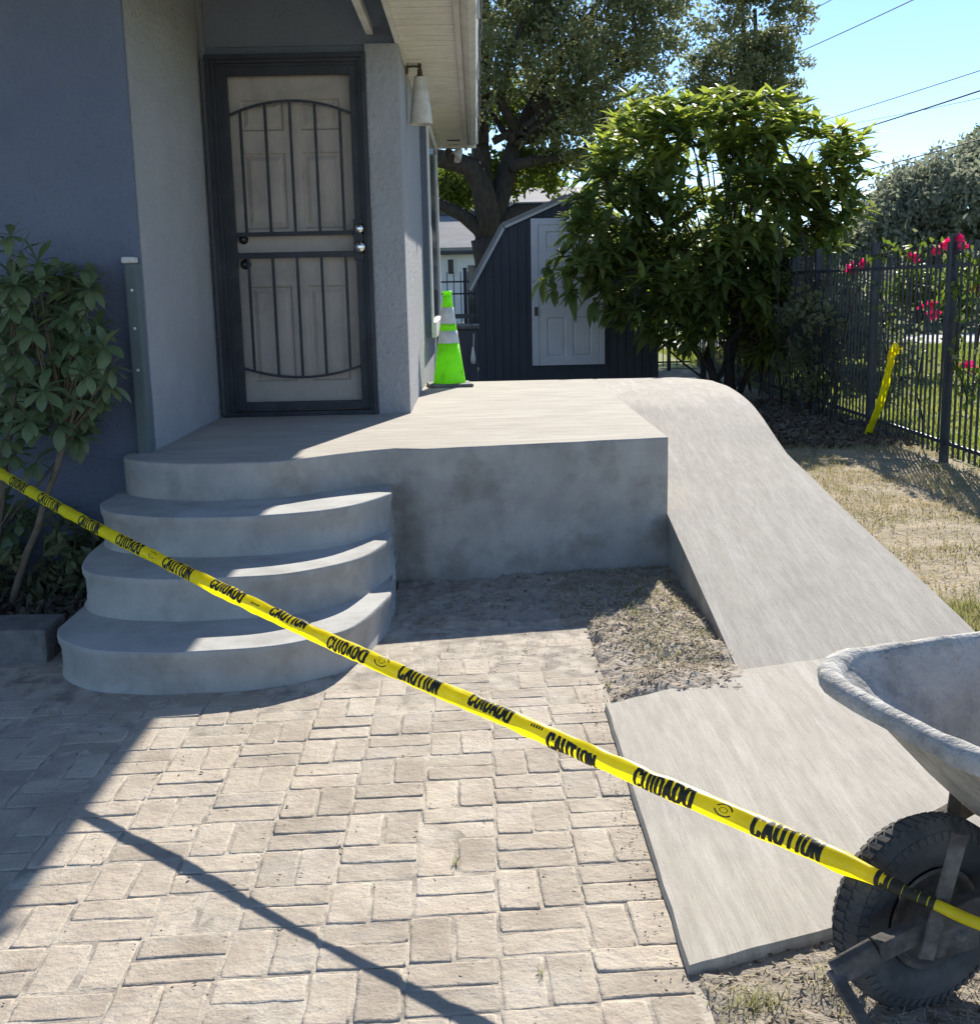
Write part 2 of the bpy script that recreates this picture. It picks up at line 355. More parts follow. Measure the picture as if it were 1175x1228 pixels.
# side window box on the right wall
wn = MB().box((XR-.01, 10.9, 1.16), (XR+.055, 13.5, 3.18)).build('window', M_['navy'], house)
fr = MB(); fr.box((XR+.055, 10.9, 1.30), (XR+.075, 11.06, 3.17)); fr.box((XR+.055, 13.36, 1.30), (XR+.075, 13.5, 3.17)); fr.box((XR+.055, 10.88, 1.16), (XR+.10, 13.52, 1.30)); fr.box((XR+.056, 11.06, 3.05), (XR+.074, 13.36, 3.17))
fr.build('frame', M_['white'], wn, bevel=.004)
MB().box((XR+.055, 11.06, 1.30), (XR+.06, 13.36, 3.05)).build('pane', M_['glass'], wn)

# ---- entry door (security door in front of a panelled door) ----------------------------
yd = 8.08
def dx(px, py, Y=yd): p = aty(px, py, Y); return p.x, p.z
FX0, FX1, FZ0, FZ1 = -1.735, -.690, .762, 3.125
door = empty('security_door', ((FX0+FX1)/2, yd, .76), 'black metal security door with arched bars over a taupe panelled door', 'door')
b = MB()
for (o_, d_) in ((0, 0), (.028, .025), (.05, .05)):
    x0, x1, z1 = FX0+o_, FX1-o_*.8, FZ1-o_*.8; wd = .03
    b.box((x0, yd-.03+d_, FZ0), (x0+wd, yd+.0+d_+.05, z1)); b.box((x1-wd, yd-.03+d_, FZ0), (x1, yd+d_+.05, z1)); b.box((x0+wd, yd-.03+d_, z1-wd), (x1-wd, yd+d_+.05, z1))
b.box((FX0, yd-.02, FZ0), (FX1, yd+.05, FZ0+.03))
b.build('frame', M_['frame'], door, bevel=.003)
DX0, DX1, DZ0, DZ1 = -1.668, -.742, .80, 3.06
b = MB(); sw = .062
b.box((DX0, yd+.03, DZ0), (DX0+sw, yd+.065, DZ1)); b.box((DX1-sw, yd+.03, DZ0), (DX1, yd+.065, DZ1))
b.box((DX0+sw, yd+.031, DZ1-.06), (DX1-sw, yd+.064, DZ1)); b.box((DX0+sw, yd+.031, DZ0), (DX1-sw, yd+.064, DZ0+.055))
b.build('door_leaf_frame', M_['frame'], door, bevel=.003)
BX0, BX1 = DX0+sw, DX1-sw; cx = (BX0+BX1)/2
zt, zb, zmu, zml = 2.84, 1.02, 1.985, 1.845          # arch crown, lower arch bottom, two mid rails
yb = yd+.045
def arc(x, crown, drop, sgn): t = (x-cx)/((BX1-BX0)/2); return crown - sgn*drop*t*t
MB().box((BX0, yb-.012, zmu-.014), (BX1, yb+.012, zmu+.014)).build('mid_rail', M_['frame'], door)
MB().box((BX0, yb-.012, zml-.02), (BX1, yb+.012, zml+.02)).build('mid_rail', M_['frame'], door)
for crown_, drop, sg in ((zt, .085, 1), (zb, .07, -1)):
    b = MB(); pts = [(BX0+(BX1-BX0)*i/16, yb, arc(BX0+(BX1-BX0)*i/16, crown_, drop, sg)) for i in range(17)]
    for p_, q_ in zip(pts, pts[1:]): b.beam(p_, q_, .018, .016)
    b.build('arched_bar', M_['frame'], door)
for i in range(5):
    x = cx + (i-2)*(BX1-BX0)*.205
    MB().box((x-.009, yb-.008, zmu+.014), (x+.009, yb+.008, arc(x, zt, .085, 1)-.006)).build('grille_bar', M_['frame'], door)
    MB().box((x-.009, yb-.008, arc(x, zb, .07, -1)+.006), (x+.009, yb+.008, zml-.02)).build('grille_bar', M_['frame'], door)
MB().box((BX1-.01, yd+.012, 1.80), (DX1-.004, yd+.030, 2.07)).build('lock_plate', M_['frame'], door, bevel=.004)
def knob(z, x, y0, r, m_, nm, par):
    MB().lathe([(0,-.055*r/.03),(r*.6,-.055*r/.03),(r*.78,-.048*r/.03),(r*.8,-.038*r/.03),(r*.45,-.028*r/.03),(r*.42,-.015*r/.03),(r,-.010),(r*1.05,0),(0,0)], (x, y0, z), 24, 'Y').build(nm, m_, par)
knob(2.005, BX1+.035, yd+.012, .036, M_['chrome'], 'deadbolt', door)
knob(1.885, BX1+.037, yd+.012, .043, M_['chrome'], 'door_knob', door)
# inner door slab with six recessed panels
yi = yd+.12
inner = MB(); X0, X1, Z0, Z1 = -1.70, -.73, .78, 3.10
px_ = [(X0+.155, cx-.055), (cx+.055, X1-.155)]; pz_ = [(2.66, 2.86), (2.02, 2.52), (.99, 1.64)]
xs = [X0, px_[0][0], px_[0][1], px_[1][0], px_[1][1], X1]; zs = [Z0, .99, 1.64, 2.02, 2.52, 2.66, 2.86, Z1]
for i in range(5):
    for j in range(7):
        if i in (1, 3) and j in (1, 3, 5): continue
        inner.box((xs[i], yi, zs[j]), (xs[i+1], yi+.04, zs[j+1]))
isl = inner.build('inner_door', M_['door'], door)
for (a0, a1) in px_:
    for (c0, c1) in pz_:
        b = MB(); e = .035
        rings = [((a0, c0, a1, c1), yi), ((a0+.012, c0+.012, a1-.012, c1-.012), yi+.018), ((a0+.02, c0+.02, a1-.02, c1-.02), yi+.018), ((a0+.05, c0+.05, a1-.05, c1-.05), yi+.003)]
        vs = []
        for (q0, r0, q1, r1), yv in rings: vs += [(q0, yv, r0), (q1, yv, r0), (q1, yv, r1), (q0, yv, r1)]
        fs = [(4*k+i, 4*k+(i+1) % 4, 4*k+4+(i+1) % 4, 4*k+4+i) for k in range(3) for i in range(4)]+[(12, 13, 14, 15)]
        b.add(vs, fs).build('door_panel', M_['door'], isl)
knob(1.955, BX0+.035, yi, .030, M_['darkknob'], 'inner_deadbolt', isl); knob(1.79, BX0+.04, yi, .034, M_['darkknob'], 'inner_knob', isl)

# ---- concrete porch ---------------------------------------------------------------
PZ = .76
def zr(Y):        # ramp surface height along its run
    z = .02+.168*(Y-4.64); t = 8.7
    if Y > t: 
        k = min((Y-t)/1.1, 1); z0 = .02+.168*(t-4.64); z = z0+(PZ-z0)*(1-(1-k)**2)
    return min(z, PZ)
porch = empty('concrete_porch', (0, 7, 0), 'pale concrete entry landing with curved steps and a side ramp', 'porch')
def smooth_line(P, n=6):
    out = []; P = [Vector((p[0], p[1])) for p in P]
    for i in range(len(P)-1):
        p0, p1, p2, p3 = P[max(i-1, 0)], P[i], P[i+1], P[min(i+2, len(P)-1)]
        for k in range(n):
            t = k/n; out.append(.5*((2*p1)+(p2-p0)*t+(2*p0-5*p1+4*p2-p3)*t*t+(3*p1-p0-3*p2+p3)*t**3))
    out.append(P[-1]); return out
def step(name, front, z0, z1, back, label=None, mats=None):
    """front: outline (left to right) of the tread edge; nosing rounded, riser slightly coved"""
    n = len(front); nr = []
    for i in range(n):
        t = (front[min(i+1, n-1)]-front[max(i-1, 0)]).normalized(); nr.append(Vector((t.y, -t.x)))
    vs = []; prof = [(-.007, 0), (-.002, .002), (0, .008), (-.001, .03), (-.012, .055), (-.014, (z1-z0)*.6), (-.008, (z1-z0)-.03), (.006, (z1-z0)-.008), (.012, (z1-z0))]
    for off, dz in prof:
        for i, p in enumerate(front):
            wob = .0035*noise.noise(Vector((p.x*6, p.y*6, (z1-dz)*7)))
            q = p+nr[i]*(off+wob); vs.append((q.x, q.y, z1-dz+.002*noise.noise(Vector((p.x*4, p.y*4, z1*3)))))
    m = len(prof); fs = [(k*n+i, k*n+i+1, (k+1)*n+i+1, (k+1)*n+i) for k in range(m-1) for i in range(n-1)]
    b = MB(); b.add(vs, fs, True)
    # tread
    tv = [vs[i] for i in range(n)]; bk = [(front[i].x-(.045 if i == n-1 else 0), back, z1) for i in range(n)]
    rows = 6; tvs = []
    for r_ in range(rows+1):
        for i in range(n):
            a = Vector(tv[i]); c = Vector(bk[i]); tvs.append(a.lerp(c, r_/rows))
    b.add(tvs, [(r_*n+i, r_*n+i+1, (r_+1)*n+i+1, (r_+1)*n+i) for r_ in range(rows) for i in range(n-1)], True)
    # right end cap
    for e_ in (n-1, 0):
        cap = [vs[k*n+e_] for k in range(m)]; xb = cap[0][0]-(.045 if e_ else 0); b.add(cap+[(xb, back, z0), (xb, back, z1)], [tuple(range(m+2))])
    o = b.build(name, mats[0] if mats else M_['tread'], porch)
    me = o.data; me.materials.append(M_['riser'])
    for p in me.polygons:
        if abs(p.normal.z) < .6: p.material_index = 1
    if label: o['label'] = label
    return o
def outline(px, z, endl):
    P = [tuple(atz(x, y, z)[:2]) for x, y in px]; P = [(P[0][0]-.01, 6.38)]+P
    return smooth_line(P, 5)
s3 = outline([(138,595),(121,604),(128,614),(177,619.5),(230,621),(310,618.6),(376,613),(425,605),(470,591)], .57, (-1.86, 6.38))
s2 = outline([(116,655),(99,675),(106,687),(146,693),(208,695),(274,692.5),(345,687.6),(407,676),(442,664),(470,644)], .38, (-1.98, 6.3))
s1 = outline([(88,737),(69,757),(77,770),(115,780),(177,783),(226,782),(310,776.5),(376,765.5),(425,750),(469,712)], .19, (-1.99, 5.6))
step('step', s1, -.02, .19, 6.45); step('step', s2, .17, .38, 6.45); step('step', s3, .36, .57, 6.45)
# landing: curved left front + straight face to the corner + back
lf = outline([(148,549),(177,554),(230,556),(283,555),(345,552),(416,543),(473,537.6)], PZ, (-1.79, 6.395))
FRT = lf + [Vector((-.40+(1.05+.40)*i/14, 6.20+(6.48-6.20)*i/14)) for i in range(1, 15)]
M_['face'] = mat('landing_face', (.43,.40,.35), .93, (.34,.315,.28), 6, .003, 80, dirt=(.19,.165,.13), dscale=3.4, damt=.7, bump2=.008, b2scale=6)
rf2 = []
for a_, c_ in zip(FRT, FRT[1:]):
    m_ = max(1, int((c_-a_).length/.035))
    for k in range(m_): rf2.append(a_.lerp(c_, k/m_))
rf2.append(FRT[-1])
YB = 10.75
n = len(rf2); vs = []; zz = [PZ, PZ-.003, PZ-.010, PZ-.02]+[PZ-.02-(PZ+.0)*k/12 for k in range(1, 13)]
for j, z in enumerate(zz):
    for p in rf2:
        off = (.012, .004, .0, 0)[j] if j < 4 else 0
        if j >= 4: off = .007*noise.noise(Vector((p.x*3, z*4, 1)))+.003*noise.noise(Vector((p.x*14, z*14, 1)))
        vs.append((p.x, p.y+off, z+(.002*noise.noise(Vector((p.x*5, 0, 2))) if j < 4 else 0)))
MB().add(vs, [(j*n+i, j*n+i+1, (j+1)*n+i+1, (j+1)*n+i) for j in range(len(zz)-1) for i in range(n-1)], True).build('landing_face', M_['face'], porch)
tv = []; ny = 30
for j in range(ny+1):
    for i, p in enumerate(rf2):
        y0 = vs[i][1]; y_ = y0+(YB-y0)*j/ny; tv.append((p.x, y_, (vs[i][2] if j == 0 else PZ+.003*noise.noise(Vector((p.x*1.5, y_*1.5, 4))))))
MB().add(tv, [(j*n+i, j*n+i+1, (j+1)*n+i+1, (j+1)*n+i) for j in range(ny) for i in range(n-1)], True).build('landing_slab', M_['deck'], porch)
MB().box((-.44, 6.6, -.02), (1.045, YB, PZ-.014)).build('landing_core', M_['face'], porch)
# ramp: left edge X=1.05, right edge follows the curved kerb edge
def ramp_right(px, py):
    d = ray(px, py); lo, hi = 3.5, 14
    for _ in range(50):
        m_ = (lo+hi)/2; p = CAM+d*(m_/d.y)
        if p.z > zr(m_): lo = m_
        else: hi = m_
    return p
RE = [ramp_right(*q) for q in ((1180,768),(1165,752),(1105,695),(1055,650),(1000,598),(970,568),(945,545),(925,516),(912,497),(900,482),(885,470),(870,461.5),(852,455))]
RE = [(p.x, p.y) for p in RE]
ys_ = sorted(set([4.45]+[4.45+i*.14 for i in range(46)]))
def right_x(Y):
    if Y <= RE[0][1]: return RE[0][0]
    for a, c in zip(RE, RE[1:]):
        if a[1] <= Y <= c[1]: return a[0]+(c[0]-a[0])*(Y-a[1])/(c[1]-a[1])
    return RE[-1][0]
ys_ = [y_ for y_ in ys_ if y_ < YB]+[YB]
nx = 14; vs = []; low = []
for y_ in ys_:
    xr = right_x(min(y_, RE[-1][1])) if y_ < RE[-1][1] else RE[-1][0]-(y_-RE[-1][1])*.6
    for i in range(nx+1):
        x = 1.05+(xr-1.05)*i/nx
        vs.append((x, y_, zr(y_)+.004*noise.noise(Vector((x*2, y_*2, 0)))+(-.004 if i in (0, nx) else 0)))
    low.append((xr, y_))
R = len(ys_); fs = [(j*(nx+1)+i, j*(nx+1)+i+1, (j+1)*(nx+1)+i+1, (j+1)*(nx+1)+i) for j in range(R-1) for i in range(nx)]
b = MB(); b.add(vs, fs, True); b.build('ramp', M_['ramp'], porch)
b = MB(); vv = []
for j in range(R): vv += [vs[j*(nx+1)], (1.05-.004*random.random(), ys_[j], -.03), vs[j*(nx+1)+nx], (low[j][0], ys_[j], -.03)]
ff = []
for j in range(R-1): ff += [(4*j, 4*j+1, 4*j+5, 4*j+4), (4*j+2, 4*j+3, 4*j+7, 4*j+6)]
ff += [(4*(R-1), 4*(R-1)+1, 4*(R-1)+3, 4*(R-1)+2), (0, 1, 3, 2)]
b.add(vv, ff); b.build('ramp_side', M_['face'], porch)
MB().box((-.4475, YB, -.02), (2.0, YB+.02, PZ-.01)).build('landing_back', M_['face'], porch)
# apron slab at the ramp foot
ap = empty('apron_slab', (1.2, 3.5, 0), 'pale broom finished concrete slab lying at the foot of the ramp', 'slab')
A = [atz(725,845,.035), atz(885,803,.035), Vector((2.25, 5.0, .035)), Vector((2.25, 3.25, .035)), atz(1010,1110,.035), atz(825,1160,.035)]
pts = []
for a, c in zip(A, A[1:]+A[:1]):
    for k in range(14):
        p = a.lerp(c, k/14)
        if k: p = p+Vector((noise.noise(p*9)*.008, noise.noise(p*9+Vector((5, 0, 0)))*.008, 0))
        pts.append(p)
n = len(pts); cen = sum(pts, Vector())/n
vs = [(p.x, p.y, .021) for p in pts]+[(p.x, p.y, -.04) for p in pts]+[tuple((cen-p).normalized()*.008+p) for p in pts]
me_b = MB(); me_b.add(vs, [(i, (i+1) % n, n+(i+1) % n, n+i) for i in range(n)]+[(2*n+i, 2*n+(i+1) % n, (i+1) % n, i) for i in range(n)])
me_b.add([vs[2*n+i] for i in range(n)], [tuple(range(n))])
o = me_b.build('slab', M_['ramp'], ap)

# ---- patio of basket-weave pavers ----------------------------------------------------
patio = MB().box((-3.4, 1.6, -.05), (.485, 5.5, .0103)).build('patio', M_['joint'], kind='structure')
CW, CY = .223, .2125
variants = []
def paver_mesh(lx, ly, seed):
    b = MB(); r = random.Random(seed); e = .009
    def ring(ins, z, jit):
        out = []; N_ = 6
        for (ax, ay), (bx, by) in (((-1,-1),(1,-1)), ((1,-1),(1,1)), ((1,1),(-1,1)), ((-1,1),(-1,-1))):
            for k in range(N_):
                t = k/N_; x = (ax+(bx-ax)*t)*(lx/2-ins); y = (ay+(by-ay)*t)*(ly/2-ins)
                j = jit*(r.random()-.5)
                if k == 0: x *= .99; y *= .985
                out.append((x+j, y+j, z+(r.random()-.5)*.0015))
        return out
    r0 = ring(0, -.02, .001); r1 = ring(.0003, .0100, .0042); r2 = ring(.0022, .0122, .0055); r3 = ring(.008, .0132, .003)
    n = len(r0); b.add(r0+r1+r2+r3, [(k*n+i, k*n+(i+1) % n, (k+1)*n+(i+1) % n, (k+1)*n+i) for k in range(3) for i in range(n)], True)
    b.add([r3[i] for i in range(n)]+[(0, 0, .0125)], [(i, (i+1) % n, n) for i in range(n)], True)
    return b.mesh('paver', M_['paver'])
PH = [paver_mesh(CW-.0065, CY/2-.0055, s) for s in range(8)]; PV = [paver_mesh(CW/2-.0065, CY-.0065, 20+s) for s in range(8)]
bricks = []
for i in range(-14, 3):
    x0 = .02+i*CW
    for j in range(-4, 14):
        yy0 = 2.572+j*CY
        vert = (i+j) % 2 == 1
        cells = [(x0+CW*.25, yy0+CY/2), (x0+CW*.75, yy0+CY/2)] if vert else [(x0+CW/2, yy0+CY*.25), (x0+CW/2, yy0+CY*.75)]
        for (bx, by) in cells:
            by2 = by+.10*(bx-.0)+.012*noise.noise(Vector((bx*2, by*2, 3)))
            if bx > .50 or by2 > 5.42: continue
            if bx > .46 and by2 > 2.5: continue
            sx, sy, dd = scr((bx, by2, .01))
            vis = -40 < sx < IW+40 and sy < IH+40
            bricks.append((0 if vis else 1, dd, bx, by2, vert))
bricks.sort()
rest = MB()
for q, (v_, dd, bx, by2, vert) in enumerate(bricks):
    me = random.choice(PV if vert else PH)
    rot = Matrix.Rotation(random.uniform(-.02, .02)+(math.pi if random.random() < .5 else 0), 4, 'Z') @ Matrix.Rotation(random.uniform(-.012, .012), 4, 'X') @ Matrix.Rotation(random.uniform(-.010, .010), 4, 'Y')
    zz_ = random.uniform(-.002, .0015)+.002*noise.noise(Vector((bx*3, by2*3, 9)))-.004*max(0, min(1, (by2-4.0)/1.2))
    bx += random.uniform(-.0025, .0025); by2 += random.uniform(-.002, .002)
    skew = Matrix(((1, 0, 0, 0), (.10, 1, 0, 0), (0, 0, 1, 0), (0, 0, 0, 1)))
    mt = Matrix.Translation((bx, by2, zz_)) @ (skew @ rot if True else rot)
    if q < 300:
        o = bpy.data.objects.new('paver', me); COL.objects.link(o); o.parent = patio
        o.matrix_local = Matrix.Translation((bx, by2, zz_)) @ Matrix.Rotation(.06 if not vert else .03, 4, 'Z') @ rot
    else:
        rest.add([mt @ v.co for v in me.vertices], [tuple(p.vertices) for p in me.polygons], True)
rest.build('paver', M_['paver'], patio, kind='stuff')

# ---- soil patch between landing, ramp and pavers ------------------------------------------
def heightfield(name, x0, x1, y0, y1, nx, ny, fn, m_, mask=None):
    vs = []; 
    for j in range(ny+1):
        for i in range(nx+1):
            x = x0+(x1-x0)*i/nx; y = y0+(y1-y0)*j/ny; vs.append((x, y, fn(x, y)))
    fs = [(j*(nx+1)+i, j*(nx+1)+i+1, (j+1)*(nx+1)+i+1, (j+1)*(nx+1)+i) for j in range(ny) for i in range(nx)]
    if mask: fs = [f for f in fs if mask(sum(vs[k][0] for k in f)/4, sum(vs[k][1] for k in f)/4)]
    return MB().add(vs, fs, True).build(name, m_, kind='structure')
def soil_h(x, y):
    e = 1.0
    ex = max(0, min(1, (x-.40+.09*noise.noise(Vector((x*6, y*6, 5))))/.14)); ey = max(0, min(1, (y-5.28)/.15)); e = max(ex*min(1, max(0, (y-4.2)/.2)), ey)
    nz = noise.fractal(Vector((x*5, y*5, 0)), 1.0, 2.2, 5)
    nz2 = noise.fractal(Vector((x*22, y*22, 3)), 1.0, 2.2, 3)
    lump = .045*math.exp(-((x-.80)**2/.06+(y-5.2)**2/.5))
    return -.03+e*(.055+.022*nz+.009*nz2+lump)
heightfield('soil', -.46, 1.06, 4.05, 6.62, 120, 200, soil_h, M_['soil'])
def yard_h(x, y):
    e = max(0, min(1, (x-1.0)/.5)); return -.006+.012*noise.fractal(Vector((x*3, y*3, 0)), 1, 2.2, 5)
heightfield('side_yard', 1.9, 4.4, 4.0, 16.5, 90, 300, yard_h, M_['yard'])
def dirt_h(x, y):
    nz = noise.fractal(Vector((x*6, y*6, 0)), 1.0, 2.2, 5); edge = max(0, min(1, (x-.44)/.05))
    return -.03+edge*(.042+.014*nz+.006*noise.fractal(Vector((x*25, y*25, 3)), 1, 2.2, 3))
heightfield('bare_earth', .40, 2.6, 1.5, 3.3, 160, 140, dirt_h, mat('bare_earth', (.36,.31,.25), .96, (.25,.21,.165), 12, .008, 60, speck=(.14,.12,.10), spk_scale=90, bump2=.01, b2scale=22))
def bed_h(x, y): return .01+.05*noise.fractal(Vector((x*4, y*4, 0)), 1, 2.2, 4)
heightfield('planting_bed', -4.5, -1.62, 5.06, 6.5, 120, 60, bed_h, M_['bed'])

# straw, grass and debris
def rnd(n, x0, x1, y0, y1, z=0): return np.stack([rng.uniform(x0, x1, n), rng.uniform(y0, y1, n), np.full(n, z)], 1)
def stuff(name, V, F, m_, label=None, cat=None):
    o = link(name, quads_mesh(name, V, F, m_)); return tag(o, label, cat, None, 'stuff')
def cat_(*vf):
    V = []; F = []; n = 0
    for v, f in vf: V.append(v); F.append(f+n); n += len(v)
    return np.concatenate(V), np.concatenate(F)
P = rnd(3600, .38, 1.04, 4.3, 6.45); keep = (P[:, 0] > .5+.25*np.sin(P[:, 1]*3)**2*.6) | (P[:, 1] > 5.35)
P = P[keep]; P = P[(P[:, 1] > 4.32+.55*(P[:, 0]-.46))]
P[:, 2] = [soil_h(x, y)+.006 for x, y, _ in P]
V1, F1 = lying(P, .05, .004, .7); stuff('dry_grass', V1, F1, M_['straw'], 'trampled dry grass on the small soil patch beside the ramp', 'dry grass')
P = rnd(350, .66, 1.0, 4.6, 6.1); P[:, 2] = [soil_h(x, y) for x, y, _ in P]
V1, F1 = blades(P, .04, .004, .9); stuff('short_grass', V1, F1, M_['blade'], 'thin green shoots in the soil patch between landing and ramp', 'grass')
P = rnd(3800, 1.95, 4.2, 4.4, 13); P = P[P[:, 0] > 2.25]; P[:, 2] = 0.0
V1, F1 = lying(P, .07, .005, .35)
P = rnd(26000, 2.2, 4.3, 4.4, 12.5); P[:, 2] = 0
dn = np.array([noise.noise(Vector((x*1.3, y*1.3, 0))) for x, y, _ in P]); P = P[(dn > -.15) | (rng.random(len(P)) < .25)]
V2, F2 = blades(P, .032, .006, 1.2)
stuff('yard_straw', V1, F1, M_['straw'], 'loose straw over the dry yard beside the ramp', 'straw')
stuff('yard_grass', V2, F2, mat('dry_blade', (.44,.36,.20), .85, (.26,.25,.11), 1.4, transl=.25), 'sparse browned grass between the ramp and the iron fence', 'grass')
P = rnd(9000, 2.0, 2.6, 3.8, 5.6); V2, F2 = blades(P, .05, .005, .9); stuff('green_grass', V2, F2, M_['blade'], 'greener grass along the lower right edge of the ramp', 'grass')
P = rnd(60000, 4.3, 14, 9, 29); P[:, 0] = 4.3+(P[:, 0]-4.3)*1.0; V2, F2 = blades(P, .09, .02, .9); stuff('lawn_grass', V2, F2, M_['lawnblade'], 'bright sunlit lawn beyond the black iron fence', 'grass')
P = rnd(2600, .42, 1.5, 1.9, 2.75); P = P[(P[:, 1] < 2.42+.42*(P[:, 0]-.42))]; P[:, 2] = [dirt_h(x, y)+.004 for x, y, _ in P]
V1, F1 = lying(P, .035, .0025, .5); stuff('twigs', V1, F1, M_['straw'], 'dry twigs and straw scattered on the bare earth by the wheelbarrow', 'twigs')
c0 = atz(905, 1215, 0); P = np.array([[c0.x+rng.normal()*.035, c0.y+rng.normal()*.03, .005] for _ in range(120)]+[[.80+rng.normal()*.05, 2.42+rng.normal()*.05, .004] for _ in range(70)])
V1, F1 = blades(P, .055, .0028, 1.1); stuff('weed_tuft', V1, F1, M_['blade'], 'small green weed tuft in the earth at the bottom of the apron slab', 'weed')
ws = []
for (x, y) in ((535,740),(648,1170),(345,1058),(545,1038),(730,825)):
    c0 = atz(x, y, .01) 
    if (x, y) == (345,1058): continue
    ws += [[c0.x+rng.normal()*.006, c0.y+rng.normal()*.006, .010] for _ in range(12)]
V1, F1 = blades(np.array(ws), .035, .0022, 1.2); stuff('joint_weed', V1, F1, M_['blade'], 'tiny weeds growing out of the paver joints', 'weed')
# grit on patio
def bits(P, r):
    n = len(P); d = rng.normal(size=(n, 4, 3))*r; d[:, :, 2] = np.abs(d[:, :, 2])*.7
    V = (P[:, None, :]+d).reshape(-1, 3); b_ = np.arange(n)[:, None]*4
    F = np.concatenate([b_+np.array([0, 1, 2]), b_+np.array([0, 2, 3]), b_+np.array([0, 3, 1]), b_+np.array([1, 3, 2])]); return V, F
P = np.concatenate([rnd(420, -2, .5, 2.1, 5.4, .018), rnd(500, .38, .62, 2.4, 4.6, .016), rnd(220, -.3, .5, 4.7, 5.3, .016)])
V1, F1 = bits(P, .0035); stuff('grit', V1, F1, mat('grit', (.10,.085,.07), .95, (.2,.17,.14), 30), 'dark crumbs of grit scattered over the pavers', 'grit')
P = np.concatenate([rnd(900, .46, 1.0, 4.3, 5.6), rnd(700, -.4, 1.04, 5.4, 6.4)]); P[:, 2] = [soil_h(x, y)+.004 for x, y, _ in P]
V1, F1 = bits(P, .0065); stuff('clods', V1, F1, M_['soil'], 'loose soil clods heaped against the landing and ramp', 'soil clods')
P = rnd(700, .45, 1.4, 1.9, 2.8); P[:, 2] = [dirt_h(x, y)+.002 for x, y, _ in P]; V1, F1 = bits(P, .0055)
stuff('pebbles', V1, F1, M_['litter'], 'brown pebbles and crumbs on the earth in front of the wheelbarrow', 'pebbles')
P = rnd(2600, 1.9, 4.4, 11.2, 16, .0); V1, F1 = scatter_leaves(P+np.array([0, 0, .02]), .10, .05); stuff('leaf_litter', V1, F1, M_['litter'], 'fallen leaves on the shaded ground under the loquat tree', 'fallen leaves')
P = rnd(900, -3, -1.85, 5.1, 6.35, .05); V1, F1 = scatter_leaves(P, .06, .03); stuff('bed_litter', V1, F1, M_['litter'], 'dead leaves in the dark planting bed below the shrub', 'fallen leaves')

# ================================================================== OBJECTS
# ---- kerb block, pipe at left -----------------------------------------------------------
kb = MB().box((-2.9, 4.99, -.02), (-1.93, 5.26, .165)).build('kerb_block', M_['block'], bevel=.02)
tag(kb, 'rough concrete kerb block left of the bottom step, edging the planting bed', 'kerb block')
me = kb.data
p0 = aty(151, 316, 6.36); p1 = aty(174, 548, 6.36)
pp = empty('wall_pipe', (p1.x, 6.33, p1.z), 'mossy grey green pipe standing against the blue wall corner', 'pipe')
b = MB(); b.box((p0.x+.0, 6.31, -.05), (p0.x+.066, 6.395, p0.z)); b.build('pipe', M_['pipe'], pp, bevel=.012)
b = MB(); b.box((p0.x-.01, 6.30, p0.z-.0), (p0.x+.06, 6.39, p0.z+.035)); b.build('cap', M_['gutter'], pp, bevel=.014)
for z_ in (1.2, 1.42, 1.62): MB().box((p0.x+.03, 6.305, z_), (p0.x+.042, 6.311, z_+.013)).build('clip', M_['white'], pp)

# ---- umbrella shrub at left ----------------------------------------------------------------
def leaf_mesh(name, m_, L, Wd, droop, n=5, fold=.25, shape='lance'):
    vs = []; 
    for i in range(n+1):
        t = i/n
        wv = Wd/2*(math.sin(math.pi*min(1, t**.75))**.8 if shape == 'lance' else math.sin(math.pi*t**1.5)**.7 if t < .98 else .12)
        if i == 0: wv = Wd*.04
        if i == n: wv = Wd*.03
        z = -droop*L*t*t; x = L*t*(1-.12*droop)
        vs += [(x, -wv, z+wv*fold), (x, 0, z), (x, wv, z+wv*fold)]
    fs = []
    for i in range(n):
        a = 3*i; fs += [(a, a+3, a+4, a+1), (a+1, a+4, a+5, a+2)]
    b = MB(); b.add(vs, fs, True); me = bpy.data.meshes.new(name); me.from_pydata(b.v, [], b.f); me.materials.append(m_)
    me.polygons.foreach_set('use_smooth', [True]*len(fs)); me.update(); return me
def basis(d, roll=0):
    d = d.normalized(); s = Vector((0, 0, 1)).cross(d)
    if s.length < .05: s = Vector((1, 0, 0)).cross(d)
    s.normalize(); u = d.cross(s)
    m = Matrix((d, s, u)).transposed(); return (m @ Matrix.Rotation(roll, 3, 'X')).to_4x4()
sh = empty('umbrella_shrub', (-2.2, 6.0, 0), 'umbrella shrub with whorls of rounded leaves in front of the dark blue wall', 'shrub')
SL = [leaf_mesh('leaf', M_['leaf_sch'], .125, .058, d_, 5, .15, 'ob') for d_ in (.1, .3, .55)]
whorls = [(22,300),(45,310),(10,330),(62,325),(30,350),(8,365),(55,365),(5,400),(38,400),(20,425),(60,415),(85,385),(98,375),(90,405),(78,428),(100,425),(122,415),(128,440),(105,455),(62,450),(30,460),(88,478),(115,480),(55,485),(18,490),(5,455),(75,505),(40,515),(130,465),(5,530),(8,600),(20,620),(35,340),(50,335),(25,375),(42,385),(8,355),(70,395),(95,440),(110,410),(50,470),(70,470),(102,500),(30,500),(92,520),(20,545),(45,550),(12,280),(48,440),(5,640)]
whorls += [(random.uniform(-5, 118), random.uniform(330, 520)) for _ in range(55)]
nleaf = 0; tips = []
srest = MB()
